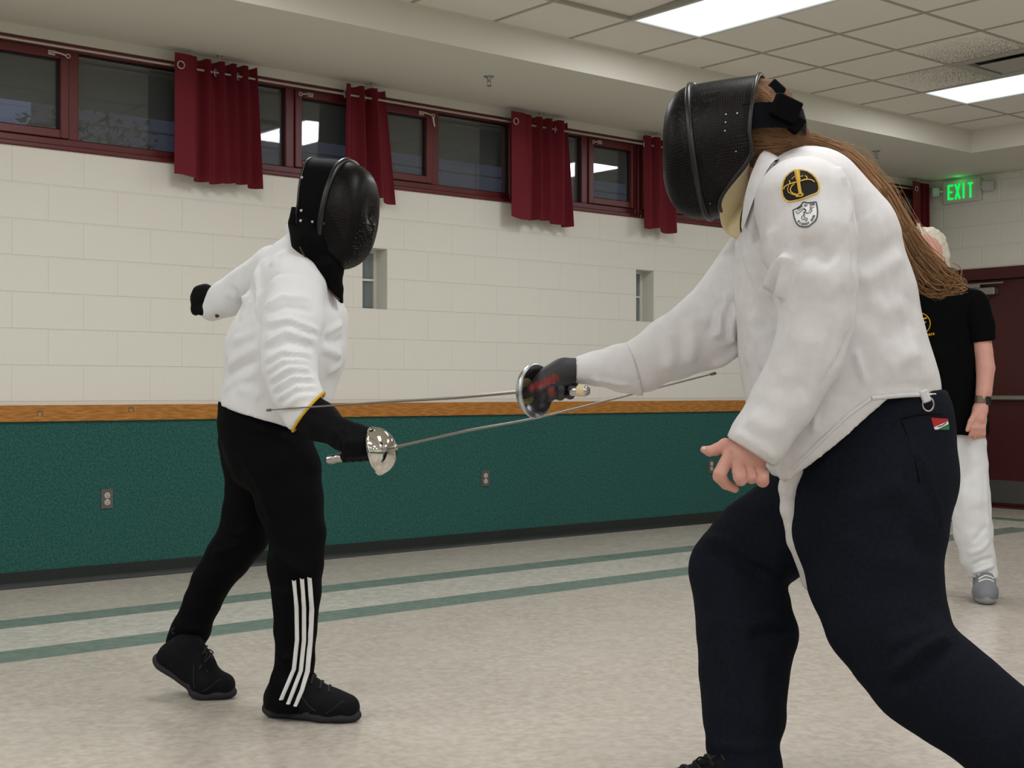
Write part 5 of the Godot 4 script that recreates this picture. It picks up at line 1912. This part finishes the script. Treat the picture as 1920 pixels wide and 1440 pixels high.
# embroidered arm patches, laid on the sleeve
func lay(f: Field, pix: PackedVector2Array, lift: float, g: Geo) -> void:
	# fill a pixel outline with small triangles on the body, raised a little, with an edge
	var c := Vector2.ZERO
	for q in pix: c += q
	c /= pix.size()
	var rings := 7
	var base := g.v.size()
	var n := pix.size()
	for r in rings + 1:
		var t := 1.0 - float(r) / rings
		for k in n:
			var q := c + (pix[k] - c) * (t if r < rings else 0.001)
			var h := on(f, q.x, q.y)
			var nn := f.grad(h)
			g.vert(h + nn * (lift if r > 0 else 0.0), nn, Vector2.ZERO)
			if r == 0: pass
	for r in rings:
		for k in n:
			var a := base + r * n + k
			var b := base + r * n + (k + 1) % n
			g.ix.append_array(PackedInt32Array([a, b, a + n, b, b + n, a + n]))

func dense(pix: Array, n: int, close := true) -> PackedVector2Array:
	var out := PackedVector2Array()
	for k in pix.size() if close else pix.size() - 1:
		var a := Vector2(pix[k][0], pix[k][1])
		var b := Vector2(pix[(k + 1) % pix.size()][0], pix[(k + 1) % pix.size()][1])
		for s in n: out.append(a.lerp(b, float(s) / n))
	return out

func line_on(f: Field, pix: Array, wide: float, lift: float, g: Geo) -> void:
	var pts := []
	for k in pix.size() - 1:
		for s in 3:
			var q := Vector2(pix[k][0], pix[k][1]).lerp(Vector2(pix[k + 1][0], pix[k + 1][1]), s / 3.0)
			var h := on(f, q.x, q.y)
			pts.append(h + f.grad(h) * lift)
	var e := on(f, pix[-1][0], pix[-1][1])
	pts.append(e + f.grad(e) * lift)
	var nn := f.grad(e)
	g.tube(pts, [px(wide * 0.5, 3.05)], 6, true, nn, 0.4)

func patches(f: Field, parent: Node3D) -> void:
	var Z := func(list: Array) -> Array:      # from the close-up of the two patches
		var out := []
		for q in list: out.append([1450.0 + q[0] / 11.08, 310.0 + q[1] / 11.08])
		return out
	var outline: Array = Z.call([[500, 105], [590, 105], [690, 130], [790, 190], [870, 270], [925, 380], [945, 490], [925, 560], [870, 600], [760, 640], [640, 690], [520, 730], [400, 755], [310, 760], [245, 720], [205, 640], [190, 540], [195, 450], [220, 340], [270, 240], [340, 170], [420, 120]])
	var g := Geo.new()
	lay(f, dense(outline, 2), 0.0022, g)
	var o := put(g, "arm_patch", M.black_patch, parent)
	tag(o, "black and gold round patch with a sword hilt")
	g = Geo.new()
	var rim := outline.duplicate()
	rim.append(outline[0])
	line_on(f, rim, 3.2, 0.0026, g)
	for l in [
		[[[495, 130], [510, 250], [530, 400], [555, 560], [570, 610]], 6.6],
		[[[445, 130], [470, 250], [480, 320]], 1.6], [[[545, 130], [550, 250], [560, 320]], 1.6],
		[[[345, 330], [350, 385], [420, 385], [540, 345], [640, 320], [700, 290], [690, 250], [650, 235]], 2.2],
		[[[390, 300], [440, 250], [500, 230], [600, 250], [610, 220]], 1.6],
		[[[225, 510], [240, 460], [300, 420], [350, 400], [430, 370], [540, 350], [640, 310], [730, 305], [800, 320], [850, 360]], 2.6],
		[[[440, 400], [390, 440], [360, 500], [370, 560], [420, 600], [500, 625]], 2.4], [[[330, 430], [305, 500], [320, 570], [390, 610], [480, 640]], 1.6],
		[[[480, 660], [520, 610], [570, 600], [620, 610], [600, 650], [540, 655], [480, 660]], 3.0]]:
		line_on(f, Z.call(l[0]), l[1], 0.0034, g)
	put(g, "embroidery", M.gold, o)
	var shield: Array = Z.call([[625, 770], [700, 790], [790, 785], [885, 768], [905, 860], [915, 960], [910, 1070], [870, 1160], [790, 1230], [720, 1280], [620, 1285], [540, 1265], [480, 1200], [445, 1110], [425, 1020], [415, 940], [500, 900], [570, 850]])
	g = Geo.new()
	lay(f, dense(shield, 2), 0.0022, g)
	var w := put(g, "arm_patch", M.stripe, parent)
	tag(w, "white shield patch with three running legs and grey lettering")
	g = Geo.new()
	var srim := shield.duplicate()
	srim.append(shield[0])
	line_on(f, srim, 2.4, 0.0026, g)
	var ink := mat(Color(0.22, 0.23, 0.25), 0.8)
	for l in [
		[[[470, 970], [510, 1020], [590, 960], [640, 920], [680, 960], [650, 1000]], 1.3], [[[500, 970], [570, 930], [640, 900], [690, 950]], 1.3],
		[[[690, 1000], [760, 1000], [800, 960], [790, 900], [850, 880]], 1.3], [[[740, 970], [770, 930], [760, 880], [800, 870]], 1.3],
		[[[640, 1040], [590, 1080], [600, 1140], [660, 1130], [680, 1170]], 1.3], [[[650, 1060], [640, 1100], [710, 1110], [690, 1170]], 1.3],
		[[[630, 1000], [670, 980]], 3.0], [[[690, 1010], [700, 1000]], 3.0], [[[630, 1040], [650, 1030]], 3.0]]:
		line_on(f, Z.call(l[0]), l[1], 0.003, g)
	put(g, "outline", ink, w)
	# lettering set along the edges
	var words := [["MEN OF THE", [[505, 915], [620, 850], [740, 845], [860, 815]]], ["BLOODY RUN", [[515, 1160], [600, 1230], [700, 1225], [790, 1165], [850, 1050]]]]
	var sf := SystemFont.new()
	sf.font_names = PackedStringArray(["Droid Sans"])
	sf.font_weight = 700
	for wd in words:
		var c := Curve2D.new()
		for q in Z.call(wd[1]): c.add_point(Vector2(q[0], q[1]))
		for k in wd[0].length():
			if wd[0][k] == " ": continue
			var s: float = c.get_baked_length() * (k + 0.5) / wd[0].length()
			var a := c.sample_baked(s)
			var b := c.sample_baked(s + 1.0) if s + 1.0 < c.get_baked_length() else a + (a - c.sample_baked(s - 1.0))
			var h := on(f, a.x, a.y)
			var nn := f.grad(h)
			var along := (on(f, b.x, b.y) - h)
			along = (along - nn * along.dot(nn)).normalized()
			var tm := TextMesh.new()
			tm.text = wd[0][k]
			tm.font = sf
			tm.font_size = 32
			tm.pixel_size = 0.00022
			tm.depth = 0.0008
			var mi := MeshInstance3D.new()
			mi.name = "letter"
			mi.mesh = tm
			mi.material_override = ink
			w.add_child(mi, true)
			mi.transform = Transform3D(Basis(along, nn.cross(along), nn), h + nn * 0.0032 - w.global_position)

func flag_patch(f: Field, parent: Node3D) -> void:
	var bits := [
		[[[1745, 783], [1778, 785], [1778, 790], [1750, 801]], Color(0.66, 0.08, 0.09), "red_field"],
		[[[1750, 801], [1778, 789], [1779, 795], [1757, 806], [1752, 806]], Color(0.88, 0.88, 0.86), "white_bar"],
		[[[1758, 806], [1779, 796], [1779, 806]], Color(0.16, 0.45, 0.27), "green_field"]]
	var first: MeshInstance3D = null
	for b in bits:
		var g := Geo.new()
		lay(f, dense(b[0], 3), 0.0025, g)
		var o := put(g, b[2] if first else "flag_patch", mat(b[1], 0.8), first if first else parent)
		if first == null:
			first = o
			tag(o, "small red, white and green flag patch")
	var g2 := Geo.new()
	line_on(f, [[1757, 800], [1764, 799], [1772, 793]], 2.0, 0.003, g2)
	put(g2, "stitching", mat(Color(0.12, 0.16, 0.3), 0.8), first)

# ---------------------------------------------------------------- bystander by the door
func bystander() -> void:
	var ff := at(1848, 1120, 6.62)
	var p := thing("person", "white haired bystander in black T-shirt and white trousers standing before the exit door", "person", Vector3(ff.x, 0, ff.z))
	var F := fwd
	var g := Geo.new()
	var fb := Field.new()
	# head bowed towards the bout
	limb(fb, [[1733, 470, 6.62, 36], [1730, 490, 6.60, 35], [1722, 512, 6.57, 26], [1720, 522, 6.56, 20]], 0.03, F, 0.95)
	limb(fb, [[1709, 492, 6.555, 6], [1702, 503, 6.545, 7]], 0.02)
	limb(fb, [[1742, 520, 6.63, 20], [1755, 560, 6.66, 24], [1768, 600, 6.66, 55], [1774, 700, 6.66, 62], [1778, 800, 6.66, 62]], 0.04, F, 0.75)
	limb(fb, [[1830, 575, 6.6, 20], [1844, 660, 6.54, 17], [1848, 690, 6.52, 17], [1845, 735, 6.49, 14.5], [1840, 752, 6.48, 11.5]], 0.02)
	limb(fb, [[1705, 575, 6.7, 20], [1695, 690, 6.65, 17], [1700, 760, 6.6, 13]], 0.02)
	limb(fb, [[1812, 830, 6.66, 30], [1822, 980, 6.64, 24], [1846, 1095, 6.64, 14]], 0.03)
	limb(fb, [[1735, 830, 6.70, 30], [1722, 980, 6.75, 24], [1715, 1085, 6.78, 14]], 0.03)
	fb.build(0.013, g)
	var fh := Field.new()
	limb(fh, [[1842, 750, 6.48, 11.5], [1838, 768, 6.475, 14], [1834, 785, 6.47, 15]], 0.015, (rgt * 0.6 + F * 0.8), 0.7)
	for k in 4:
		var u := 1826.0 + k * 6.5
		limb(fh, [[u, 786, 6.465, 5.2], [u - 2, 802, 6.455, 4.8], [u - 5 + k * 1.2, 814, 6.462, 4.4], [u - 8 + k * 2.0, 822 - absf(k - 1.2) * 2.0, 6.475, 3.6]], 0.006)
	limb(fh, [[1831, 772, 6.465, 6], [1820, 790, 6.455, 5], [1814, 806, 6.452, 4]], 0.012)
	fh.build(0.0042, g)
	var fe := Field.new()
	# ear and nose
	limb(fe, [[1733, 480, 6.52, 3], [1736, 488, 6.525, 5], [1733, 498, 6.53, 4]], 0.01)
	fe.build(0.005, g)
	put(g, "body", M.skin, p)
	# white hair
	var fw := Field.new()
	limb(fw, [[1738, 462, 6.64, 36], [1746, 480, 6.65, 34], [1756, 505, 6.655, 24], [1766, 515, 6.66, 12]], 0.02, F, 1.0)
	fw.cut(at(1716, 470, 6.6), -rgt * 0.8 - Vector3.UP * 0.5)
	g = Geo.new()
	g.tint = Color(0.9, 0.88, 0.84)
	fw.build(0.009, g, cloth_noise(2, 30.0), 0.008)
	var rng := RandomNumberGenerator.new()
	rng.seed = 8
	for k in 90:
		var a := rng.randf_range(-0.9, 0.9)
		var pts := []
		for s in 4:
			var t := s / 3.0
			var q := Vector2(lerpf(1722, 1768, t) + rng.randfn(0, 2), lerpf(436, 520, pow(t, 1.3)) + a * 18.0 * (1.0 - t) + rng.randfn(0, 2))
			var h := on(fw, q.x, q.y, 6.0)
			if (h - EYE).dot(fwd) > 6.9: h = at(q.x, q.y, 6.63)
			pts.append(h)
		var sh := rng.randf_range(0.75, 1.1)
		g.tint = Color(sh, sh * 0.98, sh * 0.94)
		strand(g, pts, rng.randf_range(0.002, 0.004), 6)
	put(g, "hair", M.hair_white, p)
	# T-shirt
	var ft := Field.new()
	limb(ft, [[1758, 556, 6.66, 30], [1768, 590, 6.66, 66], [1772, 680, 6.65, 72], [1778, 800, 6.65, 74], [1778, 840, 6.65, 74]], 0.04, F, 0.72)
	limb(ft, [[1700, 570, 6.7, 30], [1765, 562, 6.66, 34], [1824, 572, 6.61, 30]], 0.05)
	ft.cut(at(1780, 816, 6.6), Vector3.DOWN)
	for q in [[[[1800, 620], [1806, 700], [1802, 790]], 0.02, -0.010], [[[1760, 640], [1775, 720], [1770, 800]], 0.02, -0.008], [[[1790, 590], [1800, 620], [1798, 660]], 0.015, -0.010]]:
		fold(ft, q[0], q[1], q[2], 5.6)
	g = Geo.new()
	ft.build(0.012, g, cloth_noise(4, 6.0), 0.006)
	var fs := Field.new()
	limb(fs, [[1823, 572, 6.61, 31], [1836, 610, 6.58, 28], [1843, 660, 6.55, 25]], 0.03)
	fs.cut(at(1844, 640, 6.56), rgt * 0.12 - Vector3.UP)
	fs.build(0.010, g)
	var sh2 := put(g, "t_shirt", M.tee, p)
	tag(sh2, "black T-shirt with a yellow round chest emblem")
	# chest emblem: ring, hilt and a word
	g = Geo.new()
	var ringp := []
	for k in 25:
		var a := TAU * k / 24
		var h := on(ft, 1724 + 20 * cos(a), 607 + 20 * sin(a), 5.6)
		ringp.append(h - F * 0.002)
	g.tube(ringp, [0.0022], 6, false)
	for l in [[[1724, 590], [1725, 607], [1724, 624]], [[1712, 604], [1725, 600], [1738, 596]], [[1715, 596], [1725, 606], [1736, 604]]]:
		var pts := []
		for q in l: pts.append(on(ft, q[0], q[1], 5.6) - F * 0.002)
		g.tube(pts, [0.007 if l[0][0] == 1724 else 0.004], 6)
	put(g, "emblem", M.yellow, sh2)
	var tm := TextMesh.new()
	var sf := SystemFont.new()
	sf.font_names = PackedStringArray(["Droid Sans"])
	sf.font_weight = 700
	sf.font_italic = true
	tm.text = "Fencers"
	tm.font = sf
	tm.font_size = 32
	tm.pixel_size = 0.00062
	tm.depth = 0.002
	var mi := MeshInstance3D.new()
	mi.name = "lettering"
	mi.mesh = tm
	mi.material_override = M.yellow
	sh2.add_child(mi, true)
	var c := on(ft, 1738, 628, 5.6)
	var nn := ft.grad(c)
	var al := (rgt + Vector3.UP * 0.1)
	al = (al - nn * al.dot(nn)).normalized()
	mi.transform = Transform3D(Basis(al, nn.cross(al), nn), c + nn * 0.004 - sh2.global_position)
	# white trousers
	var fq := Field.new()
	limb(fq, [[1775, 812, 6.66, 60], [1775, 850, 6.66, 60]], 0.04, F, 0.8)
	limb(fq, [[1812, 835, 6.65, 36], [1817, 930, 6.64, 38], [1825, 1000, 6.64, 35], [1833, 1045, 6.64, 31], [1844, 1078, 6.635, 26], [1846, 1090, 6.63, 24]], 0.03)
	limb(fq, [[1742, 835, 6.70, 38], [1728, 930, 6.73, 36], [1716, 1000, 6.76, 32], [1710, 1075, 6.78, 26]], 0.03)
	fq.cut(at(1780, 805, 6.6), Vector3.UP)
	fq.cut(Vector3(0, 0.10, 0), Vector3.DOWN)
	for q in [
		[[[1822, 1075], [1845, 1066], [1866, 1060]], 0.010, -0.014], [[[1820, 1062], [1842, 1050], [1864, 1046]], 0.010, 0.012], [[[1818, 1085], [1846, 1078], [1868, 1074]], 0.009, 0.012], [[[1822, 1094], [1846, 1086], [1866, 1084]], 0.008, -0.012],
		[[[1812, 1040], [1840, 1030], [1858, 1010]], 0.014, -0.010], [[[1822, 1020], [1838, 1000], [1852, 985]], 0.014, 0.008], [[[1848, 880], [1850, 940], [1855, 1000]], 0.010, -0.008], [[[1800, 860], [1806, 920], [1808, 980]], 0.02, -0.006]]:
		fold(fq, q[0], q[1], q[2], 5.6)
	g = Geo.new()
	fq.build(0.010, g, cloth_noise(6, 8.0), 0.005)
	tag(put(g, "trousers", M.white_cloth, p), "loose white cotton trousers gathered at the ankle")
	# grey running shoes
	var h0 := at(1844, 1098, 6.74)
	shoe(p, "shoe", Vector3(h0.x, 0, h0.z), -fwd - rgt * 0.30, 1.12, 0.0, M.shoe_grey, M.sole_grey, M.stripe)
	var h1 := at(1712, 1090, 6.9)
	shoe(p, "shoe", Vector3(h1.x, 0, h1.z), -fwd - rgt * 0.6, 1.12, 0.0, M.shoe_grey, M.sole_grey, M.stripe)
	# watch
	g = Geo.new()
	g.tube([at(1842, 744, 6.485), at(1841, 757, 6.48)], [px(13.8, 6.48)], 20, true, F, 0.9)
	var wt := put(g, "watch", mat(Color(0.42, 0.36, 0.32), 0.4, 0.6), p)
	tag(wt, "square black watch on a woven metal strap")
	g = Geo.new()
	g.xbox(Transform3D(Basis(rgt, upv, -fwd) * Basis(Vector3.UP, 0.7), at(1853, 751, 6.462)), Vector3(0.019, 0.021, 0.006), 0.004)
	put(g, "watch_case", M.black, wt)

# ---------------------------------------------------------------- swords
func swords() -> void:
	# sword of the striped fencer
	var gc := at(704, 846, 3.872)
	var tip := [[744, 833, 3.845], [870, 809, 3.79], [1000, 785, 3.735], [1115, 757, 3.68], [1230, 728, 3.62], [1340, 700, 3.57]]
	var bl := []
	for q in tip: bl.append(at(q[0], q[1], q[2]))
	var dir: Vector3 = (bl[0] - gc).normalized()
	dir = (rgt * 0.94 + Vector3.UP * 0.20 - fwd * 0.20).normalized()
	var t := thing("sword", "fencing sword with a polished round bell guard held low in a black glove", "sword", gc)
	sword_parts(t, gc, dir, bl, 0.070, 0.062, at(613, 863, 3.93), M.chrome)
	# sword of the long haired fencer
	var gb := at(1006, 733, 3.385)
	var tb := [[964, 738, 3.415], [850, 746, 3.56], [720, 754, 3.72], [600, 762, 3.87], [502, 769, 3.985]]
	bl = []
	for q in tb: bl.append(at(q[0], q[1], q[2]))
	var d2 := (-rgt * 0.80 + fwd * 0.60 - Vector3.UP * 0.03).normalized()
	t = thing("sword", "fencing sword with a dull aluminium cup guard held out in a grey and red glove", "sword", gb)
	sword_parts(t, gb, d2, bl, 0.069, 0.042, at(1104, 733, 3.34), M.alu)

func sword_parts(t: Node3D, rimc: Vector3, dir: Vector3, blade: Array, r: float, deep: float, pommel: Vector3, cup: Material) -> void:
	var prof := []
	for k in 15:
		var a := PI * 0.5 * k / 14
		prof.append([r * cos(a), deep * sin(a)])
	prof[14][0] = 0.004
	var g := Geo.new()
	g.lathe(rimc, dir, prof, 48)
	g.lathe(rimc, dir, [[r - 0.004, 0.0], [r + 0.0012, -0.0005], [r + 0.0014, 0.0045], [r, 0.006]], 48)
	var guard := put(g, "guard", cup, t)
	g = Geo.new()
	var inner := []
	for q in prof: inner.append([maxf(q[0] - 0.003, 0.0), q[1] - 0.003])
	inner.reverse()
	g.lathe(rimc, dir, inner, 48)
	put(g, "guard_lining", cup, guard)
	if cup == M.alu:
		g = Geo.new()
		var felt := []
		for q in inner:
			if q[0] < r * 0.5: felt.append([q[0], q[1] - 0.003])
		g.lathe(rimc, dir, felt, 40)
		put(g, "felt_pad", M.bowl_in, guard)
	g = Geo.new()
	var apex := rimc + dir * deep
	var path := [apex - dir * 0.01]
	for b in blade.slice(1): path.append(b)
	path = smooth(path, 40)
	var rad := []
	for k in path.size(): rad.append(lerpf(0.0050, 0.0021, float(k) / (path.size() - 1)))
	g.tube(path, rad, 6)
	var bl := put(g, "blade", M.blade, t)
	g = Geo.new()
	var e: Vector3 = path[-1]
	var ed: Vector3 = (path[-1] - path[-2]).normalized()
	g.lathe(e - ed * 0.012, ed, [[0.0, 0.0], [0.0042, 0.0], [0.0042, 0.014], [0.003, 0.016], [0.0, 0.0165]], 12)
	put(g, "tip", M.pewter, bl)
	g = Geo.new()
	var hd := (pommel - apex).normalized()
	var hl := (pommel - apex).length()
	g.lathe(apex, hd, [[0.0, 0.0], [0.011, 0.002], [0.0115, hl * 0.4], [0.0105, hl - 0.05]], 16)
	put(g, "grip", M.mask_cloth, t)
	g = Geo.new()
	g.lathe(pommel - hd * 0.05, hd, [[0.0095, 0.0], [0.0125, 0.004], [0.0125, 0.018], [0.011, 0.02], [0.0135, 0.024], [0.0135, 0.044], [0.010, 0.05], [0.0, 0.05]], 20)
	var pm := put(g, "pommel", M.steel, t)
	if cup == M.alu:
		g = Geo.new()
		g.lathe(pommel - hd * 0.03, hd, [[0.010, 0.0], [0.0145, 0.001], [0.0145, 0.020], [0.012, 0.022]], 20)
		put(g, "pommel_tape", M.cream, pm)
	g = Geo.new()
	g.lathe(apex - dir * 0.004, dir, [[0.010, 0.0], [0.010, 0.006], [0.006, 0.010], [0.0, 0.011]], 12)
	put(g, "collar_nut", M.steel, guard)
